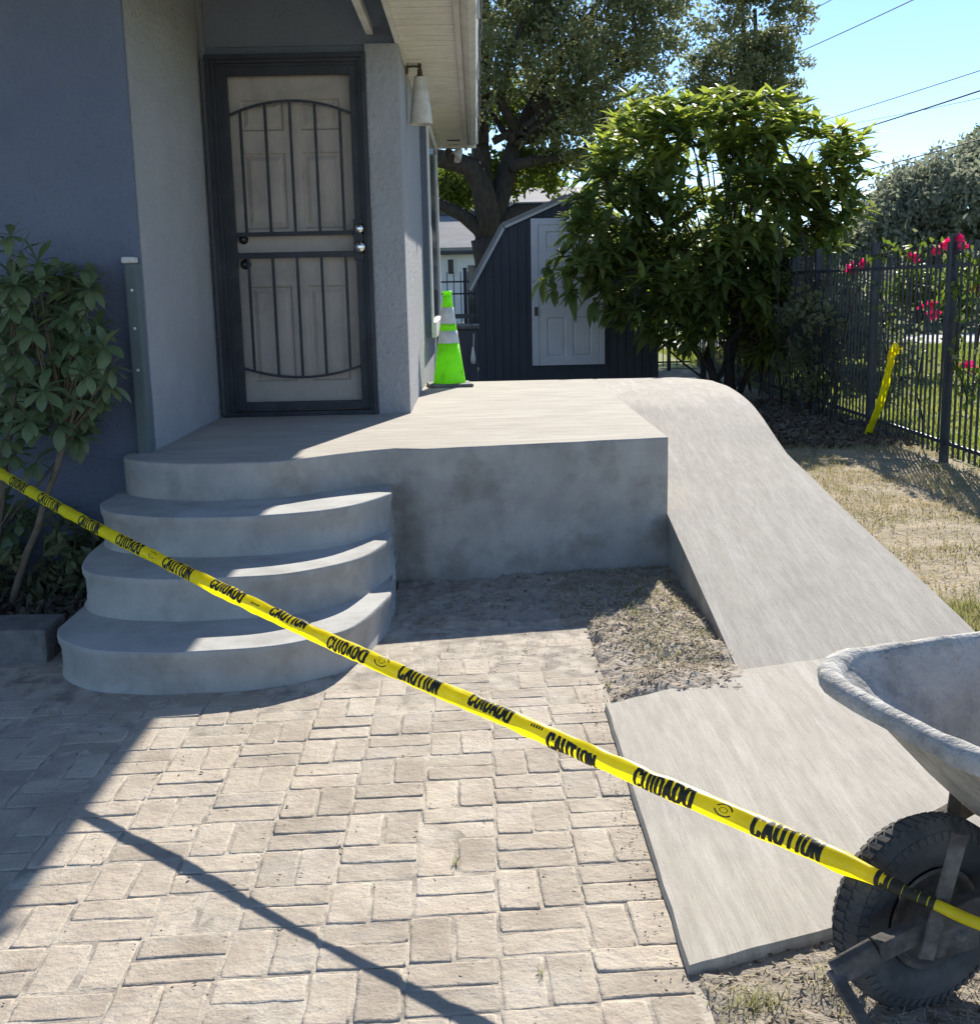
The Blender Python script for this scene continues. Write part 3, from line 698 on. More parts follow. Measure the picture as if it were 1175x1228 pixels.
for (x, y) in whorls:
    c = aty(x+random.uniform(-5, 5), y+random.uniform(-5, 5), random.uniform(5.75, 6.2) if len(tips) < 52 else random.uniform(6.1, 6.33)); tips.append(c)
    ax = Vector((random.uniform(-.5, .5), -.75, random.uniform(.2, .9))).normalized(); a = ax.orthogonal().normalized(); b2 = ax.cross(a)
    k = random.choice((7, 8, 8, 9))
    for i in range(k):
        th = 2*math.pi*i/k+random.uniform(-.15, .15)
        d = (a*math.cos(th)+b2*math.sin(th))*1.0+ax*.35
        m = Matrix.Translation(c) @ basis(d, random.uniform(-.3, .3)) @ Matrix.Scale(random.uniform(.75, 1.15), 4)
        me = random.choice(SL)
        if nleaf < 295:
            o = bpy.data.objects.new('leaf', me); COL.objects.link(o); o.parent = sh; o.matrix_local = Matrix.Translation(-sh.location) @ m; nleaf += 1
        else: srest.add([m @ v.co for v in me.vertices], [tuple(p.vertices) for p in me.polygons], True)
if srest.v:
    me = bpy.data.meshes.new('leaf'); me.from_pydata(srest.v, [], srest.f); me.materials.append(M_['leaf_sch']); o = link('leaf', me, sh); o['kind'] = 'stuff'
b = MB(); fork = aty(76, 530, 6.0); root = Vector((aty(28, 600, 6.0).x-.1, 5.95, 0)); 
b.tube(wander(root, fork, 6, .012), [.022, .021, .02, .019, .018, .017, .016], 7)
root2 = Vector((-2.62, 6.05, 0)); fork2 = aty(20, 470, 6.05); b.tube(wander(root2, fork2, 6, .02), .016, 6)
for t in tips:
    f = fork if t.x > -2.2 and t.z > .95 else fork2
    if t.z < .9: f = root2+Vector((0, 0, .3))
    b.tube(wander(f, t, 3, .02), [.007, .005, .004, .003], 4)
b.build('stem', M_['stem'], sh)

gp = empty('added_dark_plants', (-2.4, 6.1, 0), 'added dark leaves imitating the shade and dirt at the foot of the blue wall', 'plants')
crown('foliage', gp, [(-2.5,6.1,.22,.5,.2,.30),(-2.1,6.15,.16,.3,.15,.24),(-2.9,6.0,.3,.4,.2,.4)], 60, 40, .12, .09, .035, M_['leaf_oak'], .1)  # added leaves darken the wall foot, standing in for shade and dirt there
# ---- wall lamp --------------------------------------------------------------------------
lx, ly = XR+.10, 8.9; top = aty(503, 92, ly); lz = top.z
lamp = empty('wall_lamp', (XR, ly, lz), 'white cone shaded wall lamp on a bronze bracket beside the soffit', 'wall lamp')
zs_ = lz; xs_ = XR+.10
MB().lathe([(.040,0),(.043,-.01),(.070,-.20),(.084,-.325),(.080,-.328),(.066,-.2),(.036,-.012)], (xs_, ly, zs_), 24).build('shade', M_['lampwhite'], lamp)
b = MB(); b.lathe([(0,.125),(.008,.12),(.012,.11),(.008,.10),(.014,.085),(.012,.06),(.017,.05),(.020,.01),(.038,.004),(.040,-.012),(.034,-.014)], (xs_, ly, zs_), 16)
b.tube([(XR, ly, zs_+.07), (XR+.05, ly, zs_+.075), (xs_, ly, zs_+.07)], .008, 8); b.build('bracket', M_['bronze'], lamp)
MB().lathe([(0,.02),(.045,.015),(.055,0)], (XR, ly, zs_+.07), 16, 'X').build('wall_plate', M_['bronze'], lamp)
# ---- flood light under eave end ------------------------------------------------------------
fl = empty('flood_light', (-.2, 13.85, 3.19), 'twin grey floodlight under the far end of the white soffit', 'floodlight')
MB().box((-.27, 13.75, 3.15), (-.17, 13.85, 3.19)).build('mount', M_['gutter'], fl, bevel=.008)
for sx, ang in ((-.07, -.5), (.08, .6)):
    b = MB(); b.lathe([(0,.0),(.03,.0),(.045,-.03),(.075,-.13),(.07,-.132),(0,-.11)], (0, 0, 0), 18)
    r = Matrix.Rotation(ang, 4, 'Y') @ Matrix.Rotation(-.5, 4, 'X'); b.v = [tuple(Matrix.Translation((-.22+sx, 13.8, 3.14)) @ r @ Vector(v)) for v in b.v]
    b.build('lamp_head', M_['lampwhite'] if sx > 0 else M_['bronze'], fl)

# ---- traffic cone -----------------------------------------------------------------------
cx_, cy_ = -.25, 10.30
cone = empty('traffic_cone', (cx_, cy_, PZ), 'lime green traffic cone with two reflective bands against the house wall', 'traffic cone')
H = .79; rr = lambda z: .142-.112*(z/H)**.97
def shell(z0, z1, ex, nm, m_):
    MB().lathe([(rr(z0)+ex, z0), (rr((z0+z1)/2)+ex, (z0+z1)/2), (rr(z1)+ex, z1), (rr(z1)-.006, z1), (rr(z0)-.006, z0)], (cx_, cy_, PZ+.03), 32).build(nm, m_, cone)
shell(0, .345, 0, 'cone_body', M_['lime']); shell(.345, .45, .002, 'reflective_band', M_['reflect']); shell(.45, .51, 0, 'cone_body', M_['lime']); shell(.51, .65, .002, 'reflective_band', M_['reflect']); shell(.65, .755, 0, 'cone_body', M_['lime'])
MB().lathe([(.040,.750),(.040,.785),(.034,.79),(.02,.79),(.02,.75)], (cx_, cy_, PZ+.03), 24).build('cone_tip', M_['lime'], cone)
MB().box((cx_-.19, cy_-.19, PZ+.001), (cx_+.19, cy_+.19, PZ+.030), Matrix.Rotation(.12, 3, 'Z')).build('base', M_['conebase'], cone, bevel=.01)

# ---- shed ---------------------------------------------------------------------------------
YS = 18.0
def sx_(px, py): p = aty(px, py, YS); return p.x, p.z
shed = empty('garden_shed', (1.3, YS+1.2, .2), 'dark navy barn roofed garden shed with a pale panelled door', 'shed')
E0 = sx_(570, 342); K0 = sx_(603, 271); TP = sx_(680, 236); WX1 = sx_(785, 440)[0]; XC = TP[0]
K1 = (2*XC-K0[0], K0[1]); E1 = (2*XC-E0[0], E0[1]); WX0 = E0[0]+.02; WX1 = 2*XC-WX0
poly = [(WX0, 0), (WX1, 0), (WX1, E0[1]), K1, TP, K0, (WX0, E0[1])]
MB().prism(poly, YS, YS+3.2).build('wall', M_['shed'], shed)
DXa, DZa = sx_(636, 262); DXb = sx_(722, 262)[0]; DZb = sx_(641, 438)[1]
nb = 22
def topz(x):
    pts = [(WX0, E0[1]), K0, TP, K1, (WX1, E1[1])]
    for a, c in zip(pts, pts[1:]):
        if a[0] <= x <= c[0]+1e-6: return a[1]+(c[1]-a[1])*(x-a[0])/(c[0]-a[0])
    return E0[1]
for i in range(nb):
    a = WX0+(WX1-WX0)*i/nb+.006; c = WX0+(WX1-WX0)*(i+1)/nb-.006; mid = (a+c)/2
    z0 = .05
    if DXa-.02 < mid < DXb+.02: z0 = DZa+.03
    z1a, z1c = topz(a)-.03, topz(c)-.03
    b = MB(); b.add([(a, YS-.012, z0), (c, YS-.012, z0), (c, YS-.012, z1c), (a, YS-.012, z1a), (a, YS, z0), (c, YS, z0), (c, YS, z1c), (a, YS, z1a)], [(0,1,2,3),(0,4,5,1),(1,5,6,2),(2,6,7,3),(3,7,4,0)])
    b.build('siding_board', M_['shed'], shed)
ov = [(E0[0]-.10, E0[1]-.06), K0, TP, K1, (E1[0]+.10, E1[1]-.06)]
for a, c in zip(ov, ov[1:]):
    MB().beam((a[0], YS-.04, a[1]), (c[0], YS-.04, c[1]), .03, .085, (0, 0, 1)).build('verge_board', M_['sheddoor'], shed)
    b = MB(); n_ = Vector((-(c[1]-a[1]), 0, c[0]-a[0])).normalized()*.05
    b.add([(a[0], YS-.08, a[1]), (c[0], YS-.08, c[1]), (c[0], YS+3.25, c[1]), (a[0], YS+3.25, a[1])]+[(a[0]+n_.x, YS-.08, a[1]+n_.z), (c[0]+n_.x, YS-.08, c[1]+n_.z), (c[0]+n_.x, YS+3.25, c[1]+n_.z), (a[0]+n_.x, YS+3.25, a[1]+n_.z)],
          [(0,1,2,3),(4,5,6,7),(0,4,5,1),(1,5,6,2),(2,6,7,3),(3,7,4,0)]); b.build('roof', M_['roofgrey'], shed)
dr = empty('door', (0, 0, 0)); dr.parent = shed; dr.location = Vector((DXa, YS, 0))-shed.location
# (door is a mesh part; trims and panels are its sub-parts)
bpy.data.objects.remove(dr)
fw_ = .11
X0, X1, Z0, Z1 = DXa+fw_, DXb-.06, DZb, DZa-.10
dl = MB(); px2 = [(X0+.11, (X0+X1)/2-.05), ((X0+X1)/2+.05, X1-.11)]; hz = Z1-Z0; pz2 = [(Z0+.12, Z0+.12+hz*.29), (Z0+hz*.47, Z0+hz*.76), (Z0+hz*.83, Z1-.09)]
xs = [X0, px2[0][0], px2[0][1], px2[1][0], px2[1][1], X1]; zs = [Z0]+[v for q in pz2 for v in q]+[Z1]
for i in range(5):
    for j in range(7):
        if i in (1, 3) and j in (1, 3, 5): continue
        dl.box((xs[i], YS-.05, zs[j]), (xs[i+1], YS-.02, zs[j+1]))
dlo = dl.build('door', M_['sheddoor'], shed)
for (a0, a1) in px2:
    for (c0, c1) in pz2:
        b = MB(); rings = [((a0, c0, a1, c1), YS-.05), ((a0+.02, c0+.02, a1-.02, c1-.02), YS-.030), ((a0+.05, c0+.05, a1-.05, c1-.05), YS-.044)]; vs = []
        for (q0, r0, q1, r1), yv in rings: vs += [(q0, yv, r0), (q1, yv, r0), (q1, yv, r1), (q0, yv, r1)]
        b.add(vs, [(4*k+i, 4*k+(i+1) % 4, 4*k+4+(i+1) % 4, 4*k+4+i) for k in range(2) for i in range(4)]+[(8, 9, 10, 11)]).build('door_panel', M_['sheddoor'], dlo)
for a, c in (((DXa, YS-.055, Z0), (X0-.004, YS-.012, DZa)), ((X1+.004, YS-.055, Z0), (DXb+.03, YS-.012, DZa)), ((X0-.004, YS-.056, Z1+.004), (X1+.004, YS-.012, DZa-.001))):
    MB().box(a, c).build('door_trim', M_['sheddoor'], shed, bevel=.004)
MB().box((DXa+.04, YS-.08, Z0+.75), (DXa+.09, YS-.055, Z0+.88)).build('latch', M_['bronze'], shed)

# ---- dark storage bin behind the cone, hanging tag ------------------------------------------------
bn = empty('storage_bin', (.05, 15.5, 0), 'dark storage bin with a weathered grey lid standing between cone and shed', 'storage bin')
q0 = aty(546, 392, 15.4); q1 = aty(575, 392, 15.4)
MB().box((q0.x-.35, 15.4, 0), (q1.x-.03, 16.1, q0.z-.03)).build('body', M_['shed'], bn, bevel=.02)
MB().box((q0.x-.38, 15.36, q0.z-.03), (q1.x, 16.15, q0.z+.02)).build('lid', mat('weathered_lid', (.16,.15,.14), .8, (.09,.09,.085), 9), bn, bevel=.012)
MB().box((q0.x-.35, 15.7, q0.z+.10), (q1.x-.06, 15.74, q0.z+.16)).build('handle', M_['black'], bn)
MB().box((q0.x-.33, 15.7, q0.z+.02), (q0.x-.29, 15.74, q0.z+.10)).build('handle_post', M_['black'], bn); MB().box((q1.x-.12, 15.7, q0.z+.02), (q1.x-.08, 15.74, q0.z+.10)).build('handle_post', M_['black'], bn)
tg = empty('hanging_tassel', (.0, 15.33, .9), 'small pale tassel hanging in front of the dark bin beside the cone', 'tassel')
q0 = aty(568, 400, 15.33); q1 = aty(567.5, 436, 15.33)
MB().tube([q0, q0.lerp(q1, .5)], .006, 5).build('cord', M_['white'], tg)
MB().lathe([(0, .22), (.012, .21), (.035, .06), (.028, 0), (0, 0)], q1, 10).build('tassel', M_['white'], tg)

# ---- iron fences --------------------------------------------------------------------------
pk = MB().box((-.0085, -.0085, .06), (.0085, .0085, 1.90)).mesh('picket', M_['black'])
def fence_run(name, label, p, q, spacing, posts, rails, top=1.90):
    p, q = Vector(p), Vector(q); L = (q-p).length; t = (q-p)/L
    f = empty(name, tuple(p), label, 'fence')
    n = int(L/spacing); 
    for i in range(n+1):
        c = p+t*(i*spacing)
        if any(abs(i*spacing-s) < .05 for s in posts): continue
        o = bpy.data.objects.new('picket', pk); COL.objects.link(o); o.parent = f; o.location = (c-p)+Vector((0, 0, random.uniform(-.006, .006))); o.rotation_euler = (random.uniform(-.004, .004), random.uniform(-.004, .004), math.atan2(t.y, t.x))
    for z in rails: MB().beam(p+Vector((0, 0, z)), q+Vector((0, 0, z)), .028, .03).build('rail', M_['black'], f)
    for s in posts:
        c = p+t*s; b = MB(); b.box((c.x-.032, c.y-.032, -.05), (c.x+.032, c.y+.032, 1.95)); po = b.build('post', M_['black'], f)
        b = MB(); b.box((c.x-.038, c.y-.038, 1.95), (c.x+.038, c.y+.038, 1.972)); b.build('post_cap', M_['black'], po)
    return f
FX = 4.10
fence_run('iron_fence', 'black iron picket fence running beside the dry yard on the right', (FX, 8.2, 0), (FX, 22.1, 0), .115, [2.03, 4.05, 6.1, 8.2, 10.3, 12.4], (.175, 1.705))
fence_run('iron_fence', 'black iron picket fence across the back, behind the shed', (-6, 22.2, 0), (4.0, 22.2, 0), .13, [1.0, 3.4, 5.8, 8.2, 9.6], (.15, 1.50, 1.72))

# ---- neighbour house -------------------------------------------------------------------
nh = empty('neighbour_house', (-1, 38, 0), 'white neighbouring house with a pale grey shingle roof beyond the back fence', 'house')
Yh = 38.0; ez = aty(550, 300, Yh).z; rz = aty(560, 262, Yh+3).z; x0 = -8; x1 = aty(700, 300, Yh).x
MB().box((x0, Yh, 0), (x1, Yh+9, ez)).build('wall', M_['hwhite'], nh)
b = MB(); b.add([(x0-.3, Yh-.4, ez-.05), (x1+.3, Yh-.4, ez-.05), (x1+.3, Yh+3, rz), (x0-.3, Yh+3, rz), (x0-.3, Yh-.4, ez+.08), (x1+.3, Yh-.4, ez+.08), (x1+.3, Yh+3, rz+.1), (x0-.3, Yh+3, rz+.1)], [(0,1,2,3),(4,5,6,7),(0,4,5,1),(1,5,6,2),(2,6,7,3),(3,7,4,0)])
b.build('roof', M_['roofgrey'], nh)
ez2 = aty(620, 249, Yh+4).z; rz2 = aty(620, 229, Yh+7).z
MB().box((x0, Yh+3.1, ez), (x1-.5, Yh+9, ez2)).build('upper_wall', M_['shed'], nh)
xr0 = aty(598, 249, Yh+4).x
b = MB(); b.add([(xr0, Yh+2.6, ez2-.1), (x1+1.5, Yh+2.6, ez2-.1), (x1+1.5, Yh+7, rz2), (xr0, Yh+7, rz2), (xr0, Yh+2.6, ez2+.1), (x1+1.5, Yh+2.6, ez2+.1), (x1+1.5, Yh+7, rz2+.12), (xr0, Yh+7, rz2+.12)], [(0,1,2,3),(4,5,6,7),(0,4,5,1),(1,5,6,2),(2,6,7,3),(3,7,4,0)])
b.build('roof', M_['roofgrey'], nh)
MB().box((x0, Yh-.42, ez-.14), (x1+.3, Yh-.38, ez-.02)).build('fascia', M_['black'], nh)
for px0, px1 in ((535, 546),):
    a = aty(px0, 309, Yh); c = aty(px1, 330, Yh); wv = MB().box((a.x, Yh-.05, c.z), (c.x, Yh-.003, a.z)).build('window', M_['hwhite'], nh); MB().box((a.x+.05, Yh-.06, c.z+.05), (c.x-.05, Yh-.052, a.z-.05)).build('pane', M_['glass'], wv)
a = aty(561, 318, Yh); MB().box((a.x, Yh-.03, 0), (a.x+1.2, Yh-.003, a.z)).build('door', M_['glass'], nh)

# ---- trees ---------------------------------------------------------------------------------
def E(px, py, rx, ry, Y, dy=None):
    c = aty(px, py, Y); k = Y/FPX; return (c.x, Y, c.z, rx*k, dy if dy else rx*k*.8, ry*k)
# loquat tree
YT = 16.4
lt = empty('loquat_tree', (aty(868, 440, YT).x, YT, 0), 'dense loquat tree with long glossy leaves in front of the shed and fence', 'tree')
ells = [E(865,255,125,92,YT,1.2), E(775,190,55,65,YT,.8), E(735,260,55,60,YT,.8), E(960,200,62,60,YT,.8), E(850,345,125,75,YT,1.2), E(935,370,60,80,YT,.9), E(775,350,60,45,YT-.6,.6), E(700,335,44,22,YT-.7,.4), E(725,285,55,45,YT-.3,.6), E(890,300,110,100,YT,1.1), E(830,160,70,45,YT,.7), E(900,160,40,32,YT,.6), E(1000,240,26,60,YT,.5)]
LL = [leaf_mesh('leaf', M_['leaf_loq'], .33, .105, d_, 5, .3) for d_ in (.08, .25, .5)] + [leaf_mesh('leaf', M_['leaf_loq'], .24, .070, .2, 5, .25), leaf_mesh('leaf', M_['leaf_loq'], .30, .125, .35, 5, .1)]
def np_leaf(me):
    n = len(me.vertices); V = np.empty(n*3); me.vertices.foreach_get('co', V); F = np.array([list(p.vertices) for p in me.polygons]); return V.reshape(-1, 3), F
LW = []
for m_ in LL[:3]:
    m2_ = m_.copy(); m2_.materials.clear(); m2_.materials.append(M_['leaf_new']); LW.append(m2_)
LL = LL+LW
LN = [np_leaf(m) for m in LL]
zt_ = aty(870, 210, YT).z
ros = []
vol = np.array([(e[3]*e[5]) for e in ells]); vol /= vol.sum()
for _ in range(1250):
    e = ells[rng.choice(len(ells), p=vol)]; d = Vector(unit(rng.normal(size=3))); r_ = random.uniform(.45, 1)**.5
    c = Vector((e[0]+d.x*e[3]*r_, e[1]+d.y*e[4]*r_, e[2]+d.z*e[5]*r_)); 
    if r_ > .8 and noise.noise(c*1.5) < -.22: continue
    ax = (d*.75+Vector((0, -.1, .95))).normalized(); ros.append((c, ax))
for (x, y) in ((757,112),(738,140),(775,128),(815,135),(850,112),(900,125),(940,118),(965,122),(1040,185),(1030,205),(1015,260),(700,215),(712,180),(690,240),(722,165),(793,118),(868,108),(884,112),(925,112),(955,135),(980,140),(1005,152),(1028,168),(650,335),(665,345),(680,325),(703,330),(690,350),(712,360),(725,345),(655,318),(800,128),(835,120),(905,118),(1036,160),(765,135),(1010,185),(1025,238),(990,265),(745,150),(830,410),(790,395),(760,380)):
    if y < 250:
        for q_ in range(2):
            c = aty(x+random.uniform(-9, 9), y+random.uniform(14, 34), YT-random.uniform(-.3, .9)); ros.append((c, Vector((random.uniform(-.4, .4), -.1, 1)).normalized()))
    c = aty(x, y+2, YT-random.uniform(-.3, .9)); ros.append((c, Vector((random.uniform(-.3, .3), -.15, 1 if y < 300 else -.1)).normalized()))
lv = []
for c, ax in ros:
    a = ax.orthogonal().normalized(); b2 = ax.cross(a); k = random.randint(9, 13); ph = random.random()*6; new_ = random.random() < (.72 if c.z > zt_ else .12)
    for i in range(k):
        th = ph+2.4*i; el = .15+.75*(i/k)
        d = (a*math.cos(th)+b2*math.sin(th))*math.cos(el)+ax*math.sin(el)
        sc_ = random.uniform(.6, 1.1)*(1-.25*i/k)
        lv.append((Matrix.Translation(c) @ basis(d, random.uniform(-.3, .3)) @ Matrix.Scale(sc_, 4), (5+random.randrange(3)) if new_ and i > k*.35 else random.randrange(5)))
lv.sort(key=lambda q: q[0].translation.y)
for m, k in lv[:295]:
    o = bpy.data.objects.new('leaf', LL[k]); COL.objects.link(o); o.parent = lt; o.matrix_local = Matrix.Translation(-lt.location) @ m
Vs = []; Fs = []; n0 = 0
for m, k in [q for q in lv[295:] if q[1] < 5]:
    A_ = np.array(m); v, f = LN[k]; Vs.append(v @ A_[:3, :3].T + A_[:3, 3]); Fs.append(f+n0); n0 += len(v)
o = link('leaf', quads_mesh('leaf', np.concatenate(Vs), np.concatenate(Fs), M_['leaf_loq'], True), lt); o['kind'] = 'stuff'
Vs = []; Fs = []; n0 = 0
for m, k in [q for q in lv[295:] if q[1] >= 5]:
    A_ = np.array(m); v, f = LN[k]; Vs.append(v @ A_[:3, :3].T + A_[:3, 3]); Fs.append(f+n0); n0 += len(v)
o = link('young_leaf', quads_mesh('young_leaf', np.concatenate(Vs), np.concatenate(Fs), M_['leaf_new'], True), lt); o['kind'] = 'stuff'; o['label'] = 'bright yellow green young leaves at the branch tips'
b = MB(); base = Vector((lt.location.x, YT, 0))
for (x, y, r0) in ((855,300,.07),(900,260,.065),(800,300,.05),(940,300,.05),(870,180,.06),(760,300,.035),(960,220,.04),(715,335,.02)):
    tgt = aty(x, y, YT+random.uniform(-.4, .4)); st = base+Vector((random.uniform(-.25, .25), random.uniform(-.15, .15), 0)); 
    b.tube(wander(st, tgt, 7, .10), [r0*(1-.8*i/7) for i in range(8)], 7)
for c, ax in random.sample(ros, 130):
    s_ = Vector((base.x+(c.x-base.x)*.55, YT+(c.y-YT)*.5, c.z*.72)); b.tube(wander(s_, c, 3, .05), [.014, .010, .008, .006], 4)
b.build('trunk', M_['bark'], lt)
# shade bushes under / beside loquat at fence
us = empty('vine_thicket', (4.3, 15.0, 0), 'dark leafless vine thicket tangled along the iron fence by the loquat tree', 'thicket')
crown('foliage', us, [(4.25,15.0,.9,.4,2.0,.8),(4.3,17.5,1.1,.5,2.2,.9),(4.5,13.4,.8,.35,.8,.6)], 230, 60, .22, .10, .055, M_['leaf_oak'], .2)
b = MB()
for _ in range(34):
    x = random.uniform(3.95, 4.35); y = random.uniform(12.9, 18); b.tube(wander((x, y, 0), (x+random.uniform(-.4, .4), y+random.uniform(-.6, .6), random.uniform(1.2, 2.3)), 6, .09), random.uniform(.006, .014), 4)
b.build('stem', M_['bark'], us)

# oak
YO = 27.0; kx = YO/FPX
oak = empty('oak_tree', (aty(590, 380, YO).x, YO, 0), 'large spreading oak behind the shed with thick dark forking limbs', 'tree')
b = MB(); B0 = Vector((oak.location.x, YO, -.1)); FK = aty(583, 285, YO)
b.tube([B0, Vector((B0.x+.03, YO, .5)), Vector((B0.x, YO, 1.3)), aty(592, 340, YO), aty(588, 310, YO), FK], [.52, .42, .38, .37, .37, .36], 14)
def limb(pts, r0, r1, Y=YO, dy=0, n=9):
    P = [aty(x, y, Y+dy*i/(len(pts)-1)) for i, (x, y) in enumerate(pts)]; m_ = len(P)
    b.tube(P, [r0+(r1-r0)*i/(m_-1) for i in range(m_)], n)
limb([(585,295),(585,255),(578,225),(565,200),(545,193),(520,188),(490,190)], .30, .17, dy=-1)
limb([(585,290),(582,245),(578,205),(575,160),(578,110),(585,60),(580,0),(570,-60)], .28, .09, dy=.8)
limb([(588,290),(598,240),(610,200),(622,160),(640,125),(660,90),(690,50),(720,0)], .28, .08, dy=1.5)
limb([(590,300),(575,275),(555,258),(535,248),(515,240),(480,236)], .19, .10, dy=-.5)
limb([(595,270),(620,252),(650,250),(690,256),(720,260)], .20, .06, dy=1)
limb([(612,200),(640,192),(670,190),(700,178),(740,170)], .14, .05, dy=.5)
limb([(622,160),(600,120),(610,70),(630,20)], .14, .05, dy=-1); limb([(640,125),(690,120),(740,90),(790,60)], .13, .04, dy=1)
limb([(578,170),(555,130),(560,80),(545,30)], .15, .05, dy=-1.2)
oe = [E(600,-10,100,60,YO,2.4), E(700,-5,100,70,YO,2.4), E(660,75,95,60,YO,2.2), E(735,105,70,60,YO,2.0), E(790,25,52,60,YO,1.8), E(565,60,45,80,YO-1,1.4), E(640,-70,150,40,YO,2.4), E(690,165,65,40,YO,1.4), E(545,115,30,40,YO-1,1), E(810,-20,35,40,YO,1.2), E(740,190,60,40,YO,1.2)]
for (x, y) in ((600,30),(690,60),(740,40),(650,150),(560,100),(790,40),(720,150)):
    q = aty(x, y, YO+random.uniform(-.8, .8)); f_ = aty(600+random.uniform(-25, 40), 170, YO); b.tube(wander(f_, q, 5, .2), [.09, .08, .06, .05, .04, .03], 5)
b.build('trunk', M_['bark'], oak)
o, cs = crown('crown', oak, oe, 760, 50, .42, .15, .065, M_['leaf_oak'], .3)
crown('crown', oak, [E(625,205,60,28,YO+1.5,1.2), E(560,225,45,30,YO+2,1.2), E(640,130,60,40,YO+2.5,1), E(530,235,30,25,YO+2,1)], 190, 46, .4, .17, .10, M_['leaf_yel'], .2)
# second tall tree
t2 = empty('tall_tree', (aty(905, 300, 31).x, 31, 0), 'tall small leaved tree rising into the sky behind the loquat', 'tree')
crown('crown', t2, [E(905,20,55,62,31,1.6), E(880,85,60,40,31,1.6), E(925,80,38,40,31,1.3), E(905,-50,60,40,31,1.6), E(850,130,55,40,31,1.3), E(925,125,38,28,31,1.0)], 300, 70, .36, .15, .065, M_['leaf_oak'], .2)
b = MB(); c = t2.location
for (x, y, r0) in ((905,10,.16),(875,70,.1),(930,60,.1),(840,80,.08),(890,-40,.12)): b.tube(wander((c.x, 31, 0), aty(x, y, 31), 8, .15), [r0*(1.2-.9*i/8) for i in range(9)], 7)
b.build('trunk', M_['bark'], t2)
# far trees & hedges
def far_tree(name, label, el, n, per, rad, L, m_, Y, r=.3, cat='tree'):
    e0 = el[0]; t = empty(name, (e0[0], Y, 0), label, cat); crown('crown', t, el, n, per, rad, L, L*.5, m_, .5)
    MB().tube(wander((e0[0], Y, -.1), (e0[0], Y, e0[2]), 6, .1), [r*(1-.1*i) for i in range(7)], 8).build('trunk', M_['bark'], t); return t
far_tree('spreading_tree', 'wide grey green tree across the street on the right', [E(1150,255,105,70,44,4), E(1095,262,58,52,44,3), E(1060,285,36,45,44,2.5), E(1200,220,60,60,44,3)], 620, 60, .75, .26, M_['leaf_far'], 44)
far_tree('dark_tree', 'darker tree top at the right edge above the wide grey tree', [E(1195,172,36,30,52,2), E(1170,185,20,14,52,1.5)], 70, 50, .6, .25, M_['leaf_oak'], 52)
far_tree('background_tree', 'green tree far behind the neighbouring house roof', [E(560,250,70,22,55,3), E(620,225,60,26,56,3), E(480,240,60,40,55,3)], 260, 50, .8, .35, M_['leaf_yel'], 55)
far_tree('background_tree', 'tree mass far behind the loquat tree and fence corner', [E(880,320,110,45,48,4), E(980,318,60,40,48,4), E(790,330,70,45,48,4)], 420, 50, .8, .34, M_['leaf_oak'], 48)
hg = empty('hedge', (11, 36, 0), 'dark green hedge along the far side of the street', 'hedge')
crown('foliage', hg, [(8+i*2.4, 36.5, .9, 1.6, 1.0, 1.1+.3*(i % 2)) for i in range(9)], 560, 50, .5, .2, .12, M_['leaf_far'], .2)
hg2 = empty('hedge', (-3, 34, 0), 'dark shrubs in front of the white neighbouring house', 'hedge')
crown('foliage', hg2, [(-2.5, 27, .6, 2.2, .8, .7), (3.2, 30, .8, 1.2, 1, .9)], 160, 50, .4, .16, .1, M_['leaf_oak'], .2)
bs = empty('garden_bush', (5.6, 19, 0), 'bright green bush on the lawn just beyond the iron fence', 'bush')
crown('foliage', bs, [E(1150,350,34,26,19,.6), E(1100,345,26,22,20,.6), E(1175,355,26,26,18,.6)], 150, 50, .2, .10, .06, M_['leaf_vine'], .2)
b = MB()
for (x, y) in ((1150,350),(1100,345),(1175,355)): q = aty(x, y, 19); b.tube(wander((q.x, 19, 0), q, 5, .05), .02, 5)
b.build('stem', M_['bark'], bs)

# ---- bougainvillea ---------------------------------------------------------------------------
bv = empty('bougainvillea', (4.2, 11, 0), 'bougainvillea vine with magenta flowers climbing the iron fence', 'vine')
P_ = []; 
def on_f(x, y, off=0): return atx(x, y, FX+off)
arcs = [[(1010,330),(1030,318),(1050,306),(1075,300),(1100,298)], [(1100,298),(1125,294),(1140,290),(1158,308)], [(1140,300),(1148,330),(1150,380),(1145,430),(1160,480)], [(1115,380),(1130,360),(1150,350),(1175,345)], [(1150,450),(1165,470),(1180,440)], [(1050,330),(1065,380),(1085,420),(1070,470)], [(1160,300),(1175,320),(1170,360)]]
b = MB(); lp = []
for a in arcs:
    P3 = [on_f(x, y, random.uniform(-.06, .12)) for x, y in a]; b.tube(P3, .006, 5)
    for p_, q_ in zip(P3, P3[1:]):
        for _ in range(16): lp.append(p_.lerp(q_, random.random())+Vector((random.gauss(0, .035), random.gauss(0, .05), random.gauss(0, .045))))
for y in (9.0, 11.0, 12.0): b.tube(wander((FX+.1, y, 0), (FX+.08, y+.3, 1.8), 6, .06), .010, 5)
b.build('stem', M_['bark'], bv)
V, F = scatter_leaves(np.array(lp), .075, .05); o = link('leaves', quads_mesh('leaves', V, F, M_['leaf_vine']), bv); o['kind'] = 'stuff'
P = np.concatenate([rng.normal(size=(380, 3))*np.array([.16, 1.2, .5])+np.array([4.35, 12.6, .95]), rng.normal(size=(300, 3))*np.array([.2, .8, .4])+np.array([4.45, 9.9, .9])]); P = P[P[:, 2] > .05]
V, F = scatter_leaves(P, .075, .05); o = link('leaves', quads_mesh('leaves', V, F, M_['leaf_oak']), bv); o['kind'] = 'stuff'
